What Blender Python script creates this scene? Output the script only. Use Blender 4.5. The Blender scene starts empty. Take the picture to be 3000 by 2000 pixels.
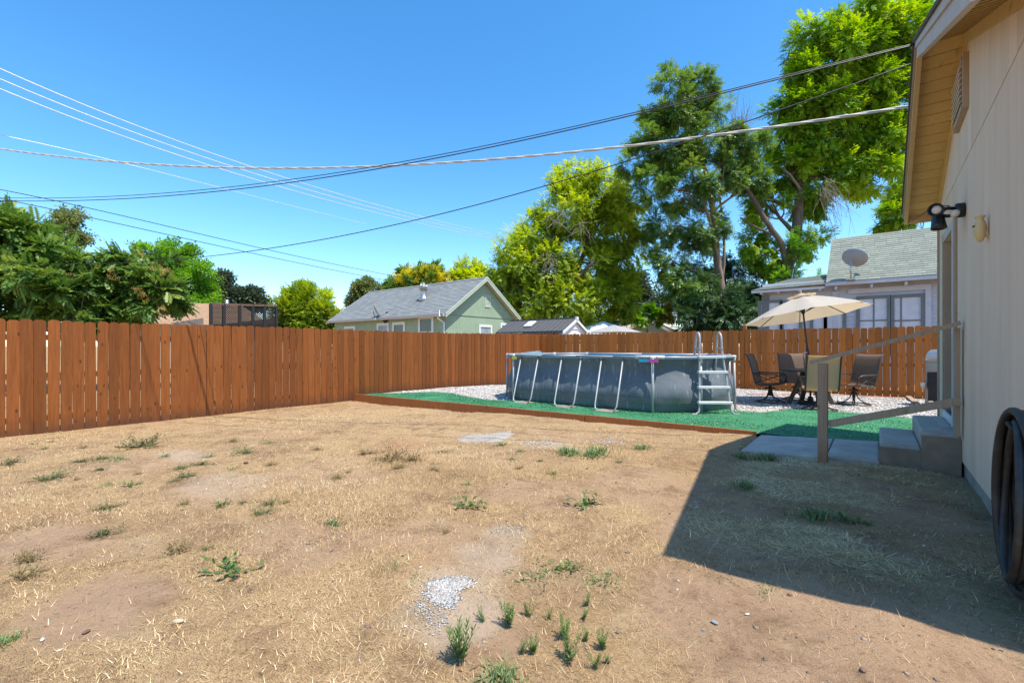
import bpy, math, random
import numpy as np
from mathutils import Vector, Matrix
R = math.radians
rng = np.random.default_rng(7)
random.seed(7)
S = bpy.context.scene
col = S.collection

# ---------------------------------------------------------------- camera
TH = R(38.63); CAMZ = 1.41; F = 1045.0; CX = 1176.0; HY = 795.0
cd = bpy.data.cameras.new("camera"); cam = bpy.data.objects.new("camera", cd); col.objects.link(cam)
cam.location = (0, 0, CAMZ); cam.rotation_euler = (R(90), 0, TH)
cd.sensor_width = 36; cd.lens = F / 2352 * 36; cd.shift_y = 11 / 2352; cd.clip_start = .05; cd.clip_end = 6000
S.camera = cam
# ---------------------------------------------------------------- sky, sun, exposure
SUN = Vector((.45, -.035, 1)).normalized()
w = bpy.data.worlds.new("World"); S.world = w; w.use_nodes = True
nt = w.node_tree; bg = nt.nodes["Background"]
sky = nt.nodes.new("ShaderNodeTexSky"); sky.sky_type = 'NISHITA'; sky.sun_disc = False
sky.sun_elevation = math.asin(SUN.z); sky.sun_rotation = math.atan2(SUN.x, SUN.y)
sky.altitude = 300; sky.air_density = 1.0; sky.dust_density = .5; sky.ozone_density = 2.0
hs = nt.nodes.new("ShaderNodeHueSaturation"); hs.inputs['Saturation'].default_value = 1.33; hs.inputs['Hue'].default_value = .496
nt.links.new(sky.outputs[0], hs.inputs['Color']); nt.links.new(hs.outputs[0], bg.inputs[0]); bg.inputs[1].default_value = .128
sd = bpy.data.lights.new("sun", 'SUN'); sd.energy = 2.95; sd.angle = R(.53); sd.color = (1, .935, .825)
so = bpy.data.objects.new("sun", sd); col.objects.link(so); so.rotation_euler = SUN.to_track_quat('Z', 'Y').to_euler(); so.location = (8, 0, 18)
vs = S.view_settings; vs.view_transform = 'Standard'; vs.look = 'None'; vs.exposure = 1.2; vs.gamma = 1; vs.use_curve_mapping = False
S.render.engine = 'CYCLES'; S.cycles.max_bounces = 7; S.cycles.transparent_max_bounces = 12; S.cycles.diffuse_bounces = 4
S.cycles.caustics_reflective = False; S.cycles.caustics_refractive = False; S.cycles.use_denoising = True

# ---------------------------------------------------------------- measuring helpers (photo pixel, 2352 wide -> world point)
ST, CT = math.sin(TH), math.cos(TH)
def ray(px, py=HY):
    a = (px - CX) / F
    return np.array([-ST + a * CT, CT + a * ST, (HY - py) / F])
def atD(px, py, D):
    r = ray(px, py) * D; r[2] += CAMZ; return r
def atX(px, py, X): return atD(px, py, X / ray(px)[0])
def atY(px, py, Y): return atD(px, py, Y / ray(px)[1])
def atZ(px, py, z): return atD(px, py, (z - CAMZ) / ray(px, py)[2])
def ss(t):
    t = np.clip(t, 0, 1); return t * t * (3 - 2 * t)
_lat = rng.random((256, 256))
def vnoise(x, y, f=1.0):
    x = np.asarray(x, float) * f + 1000; y = np.asarray(y, float) * f + 1000
    i = np.floor(x).astype(int); j = np.floor(y).astype(int); u = x - i; v = y - j
    u = u * u * (3 - 2 * u); v = v * v * (3 - 2 * v)
    L = lambda a, b: _lat[a % 256, b % 256]
    return (L(i, j) * (1 - u) + L(i + 1, j) * u) * (1 - v) + (L(i, j + 1) * (1 - u) + L(i + 1, j + 1) * u) * v
def kerbY(x): return 6.38 + (x + 10.2) * .0773
def gz(x, y):
    x = np.asarray(x, float); y = np.asarray(y, float)
    b = .05 + .12 * ss((x + 10) / 8.5) + .03 * ss((x + .6) / 1.2)
    n = (vnoise(x, y, .9) - .5) * .05 + (vnoise(x + 9, y, 3.1) - .5) * .022 + (vnoise(x, y + 5, 9) - .5) * .010
    inside = ss((x + 10.4) / .5) * ss((4.5 - x) / .5)
    z = b + n * inside
    k = ss((y - kerbY(x) + .04) / .05) * np.where((x > -10.35) & (y < 14.7) & (x < 4), 1, 0)
    z = z * (1 - k) + (.0) * k
    sl = ss((x + 1.3) / .06) * ss((y - 5.92) / .06) * ss((.7 - x) / .05)
    z = z * (1 - sl) + np.minimum(z, .10) * sl
    return z
def pz(x, y):
    x = np.asarray(x, float); y = np.asarray(y, float)
    return .17 - .11 * ss((y - 9) / 4) * ss((-x - 6) / 4) + (vnoise(x, y, 1.3) - .5) * .02
def onG(px, py):
    z = .15
    for _ in range(6):
        p = atZ(px, py, z); z = float(gz(p[0], p[1]))
    return p
BARE = []
DUST = []
def bare(x, y, BARE=BARE):
    x = np.asarray(x, float); y = np.asarray(y, float); b = 0 * x
    for (cx, cy, rx, ry, s) in BARE:
        d = ((x - cx) / rx) ** 2 + ((y - cy) / ry) ** 2; d = d * (.6 + .8 * vnoise(x + cx, y, 2.7)) * (.7 + .6 * vnoise(x, y + cy, 8)); b = np.maximum(b, s * ss(1.5 - d))
    return b
def onP(px, py):
    z = .17
    for _ in range(5):
        p = atZ(px, py, z); z = float(pz(p[0], p[1]))
    return p

# ---------------------------------------------------------------- materials
def newmat(name):
    m = bpy.data.materials.new(name); m.use_nodes = True
    return m, m.node_tree, m.node_tree.nodes["Principled BSDF"]
def N(nt, t, **k):
    n = nt.nodes.new(t)
    for a, b in k.items():
        if a.startswith('i_'): n.inputs[a[2:].replace('_', ' ')].default_value = b
        else: setattr(n, a, b)
    return n
def c4(c): return (c[0], c[1], c[2], 1)
def vec(nt, scale=(1, 1, 1), rnd=True):
    tc = N(nt, "ShaderNodeTexCoord"); out = tc.outputs['Object']
    if rnd:
        oi = N(nt, "ShaderNodeObjectInfo"); ml = N(nt, "ShaderNodeMath", operation='MULTIPLY'); ml.inputs[1].default_value = 57.3
        nt.links.new(oi.outputs['Random'], ml.inputs[0]); ad = N(nt, "ShaderNodeVectorMath", operation='ADD')
        nt.links.new(out, ad.inputs[0]); nt.links.new(ml.outputs[0], ad.inputs[1]); out = ad.outputs[0]
    mp = N(nt, "ShaderNodeMapping"); mp.inputs['Scale'].default_value = scale
    nt.links.new(out, mp.inputs['Vector']); return mp.outputs[0]
def ramp(nt, fac, stops):
    r = N(nt, "ShaderNodeValToRGB"); e = r.color_ramp.elements
    while len(e) < len(stops): e.new(.5)
    for k, (p, c) in enumerate(stops): e[k].position = p; e[k].color = c4(c) if hasattr(c, '__len__') else (c, c, c, 1)
    nt.links.new(fac, r.inputs[0]); return r.outputs[0]
def mix(nt, a, b, f, mode='MIX'):
    m = N(nt, "ShaderNodeMix", data_type='RGBA', blend_type=mode)
    for s, v in ((m.inputs[6], a), (m.inputs[7], b), (m.inputs[0], f)):
        if isinstance(v, (int, float)): s.default_value = v
        elif isinstance(v, tuple): s.default_value = c4(v)
        else: nt.links.new(v, s)
    return m.outputs[2]
def noise(nt, v, sc, det=4, rough=.55, dist=0):
    n = N(nt, "ShaderNodeTexNoise"); n.inputs['Scale'].default_value = sc; n.inputs['Detail'].default_value = det
    n.inputs['Roughness'].default_value = rough; n.inputs['Distortion'].default_value = dist
    nt.links.new(v, n.inputs['Vector']); return n.outputs['Fac']
def bump(nt, bsdf, h, st=.3, dist=.01):
    b = N(nt, "ShaderNodeBump"); b.inputs['Strength'].default_value = st; b.inputs['Distance'].default_value = dist
    nt.links.new(h, b.inputs['Height']); nt.links.new(b.outputs[0], bsdf.inputs['Normal'])
def paint(name, c, rough=.6, var=.12, sc=6, bst=.15, met=0, scale=(1, 1, 1), dirt=None):
    m, t, b = newmat(name); v = vec(t, scale)
    n = noise(t, v, sc, 5, .6)
    d = tuple(x * (1 - var) for x in c); l = tuple(min(1, x * (1 + var)) for x in c)
    o = ramp(t, n, [(.3, d), (.7, l)])
    if dirt:
        n3 = noise(t, v, sc * .35, 6, .7); o = mix(t, o, dirt, ramp(t, n3, [(.5, 0), (.75, .8)]))
    t.links.new(o, b.inputs['Base Color']); b.inputs['Roughness'].default_value = rough; b.inputs['Metallic'].default_value = met
    n2 = noise(t, v, sc * 9, 4); bump(t, b, n2, bst, .004)
    return m
def wood(name, c1, c2, knot, rough=.75, grain=(14, 14, .9), vari=.25, foot=None, knotsc=5.5, knotamt=.8):
    m, t, b = newmat(name); v = vec(t, grain); v1 = vec(t, (1, 1, 1))
    n = noise(t, v, 2.2, 6, .65, .6); o = ramp(t, n, [(.25, c1), (.75, c2)])
    n2 = noise(t, vec(t, (40, 40, .7)), 3, 3); o = mix(t, o, tuple(x * .62 for x in c1), ramp(t, n2, [(.56, 0), (.72, .6)]))
    vo = N(t, "ShaderNodeTexVoronoi"); vo.inputs['Scale'].default_value = knotsc; vo.inputs['Randomness'].default_value = 1
    t.links.new(vec(t, (1.25, .35, .62)), vo.inputs['Vector'])
    kn = ramp(t, vo.outputs['Distance'], [(.045, knotamt), (.15, 0)]); o = mix(t, o, knot, kn)
    if vari:
        oi = N(t, "ShaderNodeObjectInfo"); h = N(t, "ShaderNodeHueSaturation")
        mr = N(t, "ShaderNodeMapRange"); mr.inputs[3].default_value = 1 - vari; mr.inputs[4].default_value = 1 + vari
        t.links.new(oi.outputs['Random'], mr.inputs[0]); t.links.new(mr.outputs[0], h.inputs['Value']); t.links.new(o, h.inputs['Color']); o = h.outputs[0]
    if foot:
        sx = N(t, "ShaderNodeSeparateXYZ"); tc = N(t, "ShaderNodeTexCoord"); t.links.new(tc.outputs['Object'], sx.inputs[0])
        nn = noise(t, v1, 5, 4); ad = N(t, "ShaderNodeMath", operation='MULTIPLY_ADD'); ad.inputs[1].default_value = .35; t.links.new(nn, ad.inputs[0]); 
        sb = N(t, "ShaderNodeMath", operation='SUBTRACT'); t.links.new(ad.outputs[0], sb.inputs[0]); t.links.new(sx.outputs['Z'], sb.inputs[1]); ad.inputs[2].default_value = .1
        o = mix(t, o, foot, ramp(t, sb.outputs[0], [(.0, 0), (.26, .72)]))
    t.links.new(o, b.inputs['Base Color']); b.inputs['Roughness'].default_value = rough; b.inputs['Specular IOR Level'].default_value = .25
    bump(t, b, n, .45, .004); return m
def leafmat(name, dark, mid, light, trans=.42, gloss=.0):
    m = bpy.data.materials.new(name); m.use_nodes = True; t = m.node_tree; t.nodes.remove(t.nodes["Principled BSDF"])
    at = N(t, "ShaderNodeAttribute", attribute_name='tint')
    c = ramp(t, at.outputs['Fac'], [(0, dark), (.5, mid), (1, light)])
    d = N(t, "ShaderNodeBsdfDiffuse"); tr = N(t, "ShaderNodeBsdfTranslucent"); mx = N(t, "ShaderNodeMixShader"); mx.inputs[0].default_value = trans
    hs = N(t, "ShaderNodeHueSaturation"); hs.inputs['Value'].default_value = 1.35; hs.inputs['Saturation'].default_value = 1.1; hs.inputs['Hue'].default_value = .485
    t.links.new(c, hs.inputs['Color']); t.links.new(c, d.inputs['Color']); t.links.new(hs.outputs[0], tr.inputs['Color'])
    t.links.new(d.outputs[0], mx.inputs[1]); t.links.new(tr.outputs[0], mx.inputs[2])
    o = mx.outputs[0]
    if gloss:
        g = N(t, "ShaderNodeBsdfGlossy"); g.inputs['Roughness'].default_value = .45; g.inputs['Color'].default_value = (.7, .75, .7, 1); m2 = N(t, "ShaderNodeMixShader"); m2.inputs[0].default_value = gloss
        t.links.new(o, m2.inputs[1]); t.links.new(g.outputs[0], m2.inputs[2]); o = m2.outputs[0]
    t.links.new(o, t.nodes['Material Output'].inputs['Surface']); return m
def tintmat(name, stops, rough=.9):
    m, t, b = newmat(name); at = N(t, "ShaderNodeAttribute", attribute_name='tint')
    t.links.new(ramp(t, at.outputs['Fac'], stops), b.inputs['Base Color']); b.inputs['Roughness'].default_value = rough
    b.inputs['Specular IOR Level'].default_value = .15; return m

# ---------------------------------------------------------------- mesh builder
class MB:
    def __init__(s): s.v = []; s.f = []
    def add(s, vs, fs):
        o = len(s.v); s.v += [tuple(map(float, p)) for p in vs]; s.f += [tuple(i + o for i in f) for f in fs]; return s
    def box(s, a, b):
        x0, y0, z0 = a; x1, y1, z1 = b
        return s.add([(x0, y0, z0), (x1, y0, z0), (x1, y1, z0), (x0, y1, z0), (x0, y0, z1), (x1, y0, z1), (x1, y1, z1), (x0, y1, z1)],
                     [(3, 2, 1, 0), (4, 5, 6, 7), (0, 1, 5, 4), (1, 2, 6, 5), (2, 3, 7, 6), (3, 0, 4, 7)])
    def bbox(s, a, b, e=.006):
        # bevelled box (chamfered top/bottom and vertical edges)
        x0, y0, z0 = a; x1, y1, z1 = b
        def ring(z, i):
            return [(x0 + i + e, y0 + i, z), (x1 - i - e, y0 + i, z), (x1 - i, y0 + i + e, z), (x1 - i, y1 - i - e, z), (x1 - i - e, y1 - i, z), (x0 + i + e, y1 - i, z), (x0 + i, y1 - i - e, z), (x0 + i, y0 + i + e, z)]
        vs = ring(z0, e) + ring(z0 + e, 0) + ring(z1 - e, 0) + ring(z1, e); fs = [tuple(range(7, -1, -1)), tuple(range(24, 32))]
        for k in range(3):
            for i in range(8): fs.append((k * 8 + i, k * 8 + (i + 1) % 8, k * 8 + 8 + (i + 1) % 8, k * 8 + 8 + i))
        return s.add(vs, fs)
    def bar(s, p, q, w, h, up=(0, 0, 1)):
        p = Vector(p); q = Vector(q); d = (q - p).normalized(); u = Vector(up); x = d.cross(u).normalized(); u = x.cross(d).normalized()
        vs = []
        for c in (p, q):
            for a, b in ((-1, -1), (1, -1), (1, 1), (-1, 1)): vs.append(c + x * (a * w / 2) + u * (b * h / 2))
        return s.add(vs, [(0, 1, 2, 3), (7, 6, 5, 4), (0, 4, 5, 1), (1, 5, 6, 2), (2, 6, 7, 3), (3, 7, 4, 0)])
    def tube(s, pts, r, n=8, caps=True, closed=False):
        pts = [Vector(p) for p in pts]; m = len(pts); rr = r if hasattr(r, '__len__') else [r] * m
        vs = []; fs = []; ref = None
        for i, p in enumerate(pts):
            if closed: d = pts[(i + 1) % m] - pts[i - 1]
            else: d = pts[min(i + 1, m - 1)] - pts[max(i - 1, 0)]
            d.normalize()
            if ref is None: ref = Vector((0, 0, 1)) if abs(d.z) < .9 else Vector((1, 0, 0))
            x = d.cross(ref).normalized(); ref = x.cross(d).normalized()
            for k in range(n):
                a = 2 * math.pi * k / n; vs.append(p + (x * math.cos(a) + ref * math.sin(a)) * rr[i])
        for i in range(m if closed else m - 1):
            j = (i + 1) % m
            for k in range(n): fs.append((i * n + k, i * n + (k + 1) % n, j * n + (k + 1) % n, j * n + k))
        if caps and not closed: fs += [tuple(range(n - 1, -1, -1)), tuple((m - 1) * n + k for k in range(n))]
        return s.add(vs, fs)
    def lathe(s, prof, n=16, c=(0, 0, 0), M=None, cap=True):
        vs = []; fs = []
        for r, z in prof:
            for k in range(n):
                a = 2 * math.pi * k / n; p = Vector((r * math.cos(a), r * math.sin(a), z))
                if M: p = M @ p
                vs.append(p + Vector(c))
        for i in range(len(prof) - 1):
            for k in range(n): fs.append((i * n + k, i * n + (k + 1) % n, (i + 1) * n + (k + 1) % n, (i + 1) * n + k))
        if cap: fs += [tuple(range(n - 1, -1, -1)), tuple((len(prof) - 1) * n + k for k in range(n))]
        return s.add(vs, fs)
    def prism(s, poly, d):
        # poly: list of 3d points, extruded by vector d
        n = len(poly); d = Vector(d); vs = [Vector(p) for p in poly] + [Vector(p) + d for p in poly]
        fs = [tuple(range(n - 1, -1, -1)), tuple(range(n, 2 * n))] + [(i, (i + 1) % n, n + (i + 1) % n, n + i) for i in range(n)]
        return s.add(vs, fs)
    def mesh(s, name, off=(0, 0, 0), smooth=False):
        me = bpy.data.meshes.new(name)
        me.from_pydata([(a - off[0], b - off[1], c - off[2]) for a, b, c in s.v], [], s.f)
        bm_fix(me)
        if smooth: me.polygons.foreach_set('use_smooth', [True] * len(me.polygons))
        return me
import bmesh
def bm_fix(me):
    b = bmesh.new(); b.from_mesh(me); bmesh.ops.recalc_face_normals(b, faces=b.faces); b.to_mesh(me); b.free()
def npmesh(name, V, Fq, tint=None):
    # V (n,3), Fq (m,k) with k=3 or 4
    me = bpy.data.meshes.new(name); k = Fq.shape[1]
    me.vertices.add(len(V)); me.vertices.foreach_set('co', np.ascontiguousarray(V, dtype=np.float32).ravel())
    me.loops.add(Fq.size); me.loops.foreach_set('vertex_index', np.ascontiguousarray(Fq, dtype=np.int32).ravel())
    me.polygons.add(len(Fq)); me.polygons.foreach_set('loop_start', np.arange(0, Fq.size, k, dtype=np.int32))
    if tint is not None:
        at = me.attributes.new('tint', 'FLOAT', 'POINT'); at.data.foreach_set('value', np.ascontiguousarray(np.clip(tint, 0, 1), dtype=np.float32))
    me.update(calc_edges=True); return me
def tag(o, label=None, cat=None, group=None, kind=None):
    if label: o['label'] = label
    if cat: o['category'] = cat
    if group: o['group'] = group
    if kind: o['kind'] = kind
    return o
def link(name, me, mat, parent=None, loc=(0, 0, 0), rot=(0, 0, 0)):
    o = bpy.data.objects.new(name, me); col.objects.link(o); o.location = loc; o.rotation_euler = rot; o.parent = parent
    if me is not None and not me.materials: me.materials.append(mat)
    return o
def thing(name, label, cat, loc=(0, 0, 0), rz=0, group=None):
    o = bpy.data.objects.new(name, None); col.objects.link(o); o.empty_display_size = .2
    o.location = loc; o.rotation_euler = (0, 0, rz); return tag(o, label, cat, group)
def wpart(name, mb, mat, parent=None, smooth=False):
    # world-coordinate mesh -> part of a thing whose empty only carries a location
    off = [0, 0, 0]; p = parent
    while p is not None: off = [off[k] + p.location[k] for k in range(3)]; p = p.parent
    return link(name, mb.mesh(name, off, smooth), mat, parent)
def part(name, mb, mat, parent=None, smooth=False, loc=(0, 0, 0)): return link(name, mb.mesh(name, (0, 0, 0), smooth), mat, parent, loc)
def copy_tree(o, parent=None):
    c = o.copy(); col.objects.link(c); c.parent = parent
    for ch in list(o.children): copy_tree(ch, c)
    return c
# ---------------------------------------------------------------- ground
for px_, py_, rx_, ry_, s_ in ((250, 1375, .34, .26, 1), (90, 1250, .4, .3, .9), (700, 1245, .4, .3, .7), (1900, 1440, .62, .55, 1), (1650, 1400, .4, .35, .9), (2200, 1520, .5, .4, .8), (1500, 1120, .55, .5, .8), (1640, 1190, .4, .45, .8), (1700, 1230, .5, .4, .8), (1950, 1270, .45, .3, .9), (1100, 1440, .25, .2, .9), (1050, 1250, .45, .3, .6), (1250, 1130, .5, .4, .7), (760, 1090, .6, .5, .5), (500, 1130, .5, .4, .5), (1300, 1000, .7, .4, .5), (330, 1060, .6, .4, .5), (2000, 1120, .3, .2, .7), (2150, 1190, .25, .3, .8)):
    q_ = onG(px_, py_); BARE.append((q_[0], q_[1], rx_, ry_, s_))
for px_, py_, rx_, ry_, s_ in ((1040, 1355, .26, .2, .8), (1125, 1275, .2, .16, .8), (1170, 1222, .16, .12, .9), (1150, 1240, .2, .12, .7), (1075, 1425, .13, .2, .9), (420, 1043, .55, .2, .7), (520, 1110, .5, .3, .5), (980, 1410, .2, .15, .5), (1250, 1020, .5, .2, .5), (1110, 1003, .6, .3, .4)):
    q_ = onG(px_, py_); DUST.append((q_[0], q_[1], rx_, ry_, s_))
def ground_mat():
    m, t, b = newmat("dry_ground"); v = vec(t, (1, 1, 1), False)
    n1 = noise(t, v, .45, 5, .6); n2 = noise(t, v, 1.9, 6, .7, .4); n4 = noise(t, v, 9, 6, .75); n5 = noise(t, v, 150, 3, .7); nb = noise(t, v, .8, 4, .6, .8)
    def fibre(rot, sc):
        mp = N(t, "ShaderNodeMapping"); tc = N(t, "ShaderNodeTexCoord"); w_ = N(t, "ShaderNodeVectorMath", operation='ADD'); nz = N(t, "ShaderNodeTexNoise"); nz.inputs['Scale'].default_value = 5; t.links.new(tc.outputs['Object'], nz.inputs['Vector'])
        sc_ = N(t, "ShaderNodeVectorMath", operation='SCALE'); sc_.inputs['Scale'].default_value = .035; t.links.new(nz.outputs['Color'], sc_.inputs[0]); t.links.new(tc.outputs['Object'], w_.inputs[0]); t.links.new(sc_.outputs[0], w_.inputs[1])
        mp.inputs['Rotation'].default_value = (0, 0, rot); mp.inputs['Scale'].default_value = sc; t.links.new(w_.outputs[0], mp.inputs[0]); return noise(t, mp.outputs[0], 1, 3, .6)
    f1 = fibre(.5, (52, 330, 90)); f2 = fibre(2.1, (58, 310, 90)); f3 = fibre(1.25, (48, 290, 90))
    fm = N(t, "ShaderNodeMath", operation='MAXIMUM'); t.links.new(f1, fm.inputs[0]); t.links.new(f2, fm.inputs[1]); fm2 = N(t, "ShaderNodeMath", operation='MAXIMUM'); t.links.new(fm.outputs[0], fm2.inputs[0]); t.links.new(f3, fm2.inputs[1]); ff = fm2.outputs[0]
    soil = ramp(t, n2, [(.3, (.22, .130, .072)), (.5, (.36, .230, .128)), (.72, (.47, .32, .19))])
    soil = mix(t, soil, (.43, .225, .115), ramp(t, n1, [(.56, 0), (.68, .7)]))
    soil = mix(t, soil, (.13, .075, .042), ramp(t, n5, [(.56, 0), (.72, .55)]))
    straw = ramp(t, ff, [(.42, (.17, .10, .045)), (.57, (.46, .30, .148)), (.70, (.70, .515, .29))])
    cover = mix(t, ramp(t, n4, [(.38, 0), (.58, 1)]), ramp(t, nb, [(.40, 0), (.56, 1)]), .62)
    at = N(t, "ShaderNodeAttribute", attribute_name='tint'); inv = N(t, "ShaderNodeMath", operation='SUBTRACT'); inv.inputs[0].default_value = 1; t.links.new(at.outputs['Fac'], inv.inputs[1]); cm = N(t, "ShaderNodeMath", operation='MULTIPLY'); t.links.new(cover, cm.inputs[0]); t.links.new(inv.outputs[0], cm.inputs[1])
    o = mix(t, soil, straw, cm.outputs[0]); o = mix(t, o, mix(t, (.56, .37, .235), (.44, .29, .18), n2), mix(t, (0, 0, 0), at.outputs['Color'], .55))
    o = mix(t, o, (.17, .098, .050), ramp(t, noise(t, v, 3.1, 7, .72, .3), [(.50, 0), (.68, .62)]))
    o = mix(t, o, (.60, .45, .26), ramp(t, noise(t, vec(t, (1, 1, 1), True), 2.2, 7, .75, .3), [(.55, 0), (.72, .5)]))
    o = mix(t, o, (.12, .07, .036), ramp(t, noise(t, v, 34, 5, .7), [(.56, 0), (.68, .6)]))
    du = N(t, "ShaderNodeAttribute", attribute_name='dust'); o = mix(t, o, (.60, .505, .395), mix(t, (0, 0, 0), du.outputs['Color'], .42))
    vo = N(t, "ShaderNodeTexVoronoi"); vo.inputs['Scale'].default_value = 16; t.links.new(v, vo.inputs['Vector'])
    o = mix(t, o, (.50, .45, .39), ramp(t, vo.outputs['Distance'], [(.045, .7), (.08, 0)]))
    t.links.new(o, b.inputs['Base Color']); b.inputs['Roughness'].default_value = .95; b.inputs['Specular IOR Level'].default_value = .1
    bb = mix(t, mix(t, ff, n5, .45), n4, .45); bump(t, b, bb, 1.0, .035); return m
M_ground = ground_mat()
def axis(lo, hi, st, far):
    a = list(np.arange(lo, hi + 1e-6, st)); s = st
    x = hi; y = lo; up = []; dn = []
    while x < far:
        s *= 1.45; x += s; up.append(x)
    s = st
    while y > -far:
        s *= 1.45; y -= s; dn.append(y)
    return np.array(dn[::-1] + a + up)
xs = axis(-10.8, 1.2, .055, 2500); ys = axis(.2, 7.4, .055, 2500)
GX, GY = np.meshgrid(xs, ys); GZ = gz(GX, GY)
V = np.stack([GX.ravel(), GY.ravel(), GZ.ravel()], 1); nx = len(xs); ny = len(ys)
I = (np.arange(ny - 1)[:, None] * nx + np.arange(nx - 1)[None]).ravel(); Fq = np.stack([I, I + 1, I + nx + 1, I + nx], 1)
me = npmesh("ground", V, Fq, bare(V[:, 0], V[:, 1])); da = me.attributes.new('dust', 'FLOAT', 'POINT'); da.data.foreach_set('value', bare(V[:, 0], V[:, 1], DUST).astype(np.float32)); me.polygons.foreach_set('use_smooth', [True] * len(me.polygons))
tag(link("ground", me, M_ground), kind='structure')

# gravel bed under the pool terrace
def gravel_mat():
    m, t, b = newmat("gravel"); v = vec(t, (1, 1, 1), False)
    vo = N(t, "ShaderNodeTexVoronoi"); vo.inputs['Scale'].default_value = 36; t.links.new(v, vo.inputs['Vector'])
    sp = N(t, "ShaderNodeSeparateColor"); t.links.new(vo.outputs['Color'], sp.inputs[0])
    o = ramp(t, sp.outputs[0], [(0, (.30, .27, .24)), (.4, (.52, .49, .45)), (1, (.74, .72, .68))])
    o = mix(t, o, (.16, .13, .10), ramp(t, vo.outputs['Distance'], [(.45, 0), (.75, .85)]))
    t.links.new(o, b.inputs['Base Color']); b.inputs['Roughness'].default_value = .9
    inv = ramp(t, vo.outputs['Distance'], [(.1, 1), (.7, 0)]); bump(t, b, inv, .9, .02); return m
M_gravel = gravel_mat()
def sheet(name, x0, x1, y0f, y1, st, zf, mat):
    X, U = np.meshgrid(np.arange(x0, x1 + 1e-6, st), np.linspace(0, 1, int((y1 - 6.4) / st)))
    Y = y0f(X) + (y1 - y0f(X)) * U; Z = zf(X, Y); ny, nx = X.shape
    I = (np.arange(ny - 1)[:, None] * nx + np.arange(nx - 1)[None]).ravel()
    return npmesh(name, np.stack([X.ravel(), Y.ravel(), Z.ravel()], 1), np.stack([I, I + 1, I + nx + 1, I + nx], 1))
tag(link("gravel_bed", sheet("gravel_bed", -10.17, 4.0, lambda x: np.where(x < -1.3, kerbY(x) + .045, 7.22), 14.46, .12, pz, M_gravel), M_gravel), kind='structure')
# loose pebbles
def rocks(n, X, Y, Z, s, flat=.55, seed=1):
    r = np.random.default_rng(seed)
    base = np.array([(1, 0, 0), (-1, 0, 0), (0, 1, 0), (0, -1, 0), (0, 0, 1), (0, 0, -1), (.6, .6, .6), (-.6, .6, .55), (.6, -.6, .5), (-.6, -.6, .6)])
    oct_ = np.array([(0, 6, 4), (6, 2, 4), (2, 7, 4), (7, 1, 4), (1, 9, 4), (9, 3, 4), (3, 8, 4), (8, 0, 4), (0, 2, 6), (2, 1, 7), (1, 3, 9), (3, 0, 8), (2, 0, 5), (1, 2, 5), (3, 1, 5), (0, 3, 5)])
    a = r.random(n) * 6.283; c, q = np.cos(a), np.sin(a)
    loc = base[None] * (.75 + .5 * r.random((n, 10, 1))) * np.stack([s * (.8 + .6 * r.random(n)), s * (.6 + .4 * r.random(n)), s * flat * (.7 + .5 * r.random(n))], 1)[:, None]
    V = np.stack([loc[..., 0] * c[:, None] - loc[..., 1] * q[:, None] + X[:, None], loc[..., 0] * q[:, None] + loc[..., 1] * c[:, None] + Y[:, None], loc[..., 2] + Z[:, None]], 2)
    Fq = (oct_[None] + (np.arange(n) * 10)[:, None, None]).reshape(-1, 3)
    return V.reshape(-1, 3), Fq, np.repeat(r.random(n), 10)
M_peb = tintmat("pebble", [(0, (.20, .18, .17)), (.3, (.45, .42, .38)), (.7, (.66, .63, .59)), (1, (.82, .80, .77))], .85)
n = 10500; X = rng.uniform(-10.1, 1.6, n); Y = rng.uniform(7.2, 14.4, n)
ok = ~(((X > -6.9) & (X < -2.7) & (Y > 8.5) & (Y < 11.3))) & ((Y > 8.3) | (X < -1.3)) & ~((X < -6) & (Y < 7.6))
X, Y = X[ok], Y[ok]; V, Fq, ti = rocks(len(X), X, Y, pz(X, Y) + .002, rng.uniform(.014, .030, len(X)), .6, 3)
tag(link("loose_gravel", npmesh("loose_gravel", V, Fq, ti), M_peb), 'pale grey loose gravel around the pool and the patio table', 'gravel', kind='stuff')

# artificial turf strip
def turf_mat():
    m, t, b = newmat("artificial_turf"); v = vec(t, (1, 1, 1), False)
    n1 = noise(t, v, 1.4, 5, .6); n2 = noise(t, vec(t, (30, 140, 30), False), 1.2, 4, .7); n3 = noise(t, v, 7, 5, .7)
    o = ramp(t, n1, [(.3, (.038, .175, .076)), (.7, (.066, .255, .120))])
    o = mix(t, o, (.05, .27, .14), ramp(t, n2, [(.45, 0), (.75, .7)])); o = mix(t, o, (.16, .22, .12), ramp(t, n3, [(.62, 0), (.8, .45)]))
    t.links.new(o, b.inputs['Base Color']); b.inputs['Roughness'].default_value = .75; b.inputs['Specular IOR Level'].default_value = .3
    bump(t, b, n2, .8, .012); return m
M_turf = turf_mat()
back = [(808, 906), (900, 905), (963, 903), (991, 901), (1036, 904), (1082, 914), (1124, 920), (1173, 921.6), (1240, 921), (1320, 933), (1430, 940), (1500, 942), (1600, 940), (1650, 937), (1700, 945), (1748, 949), (1792, 944), (1826, 940), (1891, 942), (1995, 951), (2094, 961.4)]
bp = np.array([onP(*p) for p in back]); o_ = np.argsort(bp[:, 0]); bx, by = bp[o_, 0], bp[o_, 1]
def turf_front(x): return np.where(x < -1.27, kerbY(x) + .05, 7.23 + 0 * x)
X = np.concatenate([np.arange(-10.15, -1.28, .06), np.arange(-1.265, .5, .06)]); U = np.linspace(0, 1, 34); XX, UU = np.meshgrid(X, U)
bY = np.maximum(np.interp(X, bx, by), turf_front(X) + .1) + (vnoise(X, X * 0, 4) - .5) * .06; YY = turf_front(XX) + (bY - turf_front(XX)) * UU
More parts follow.
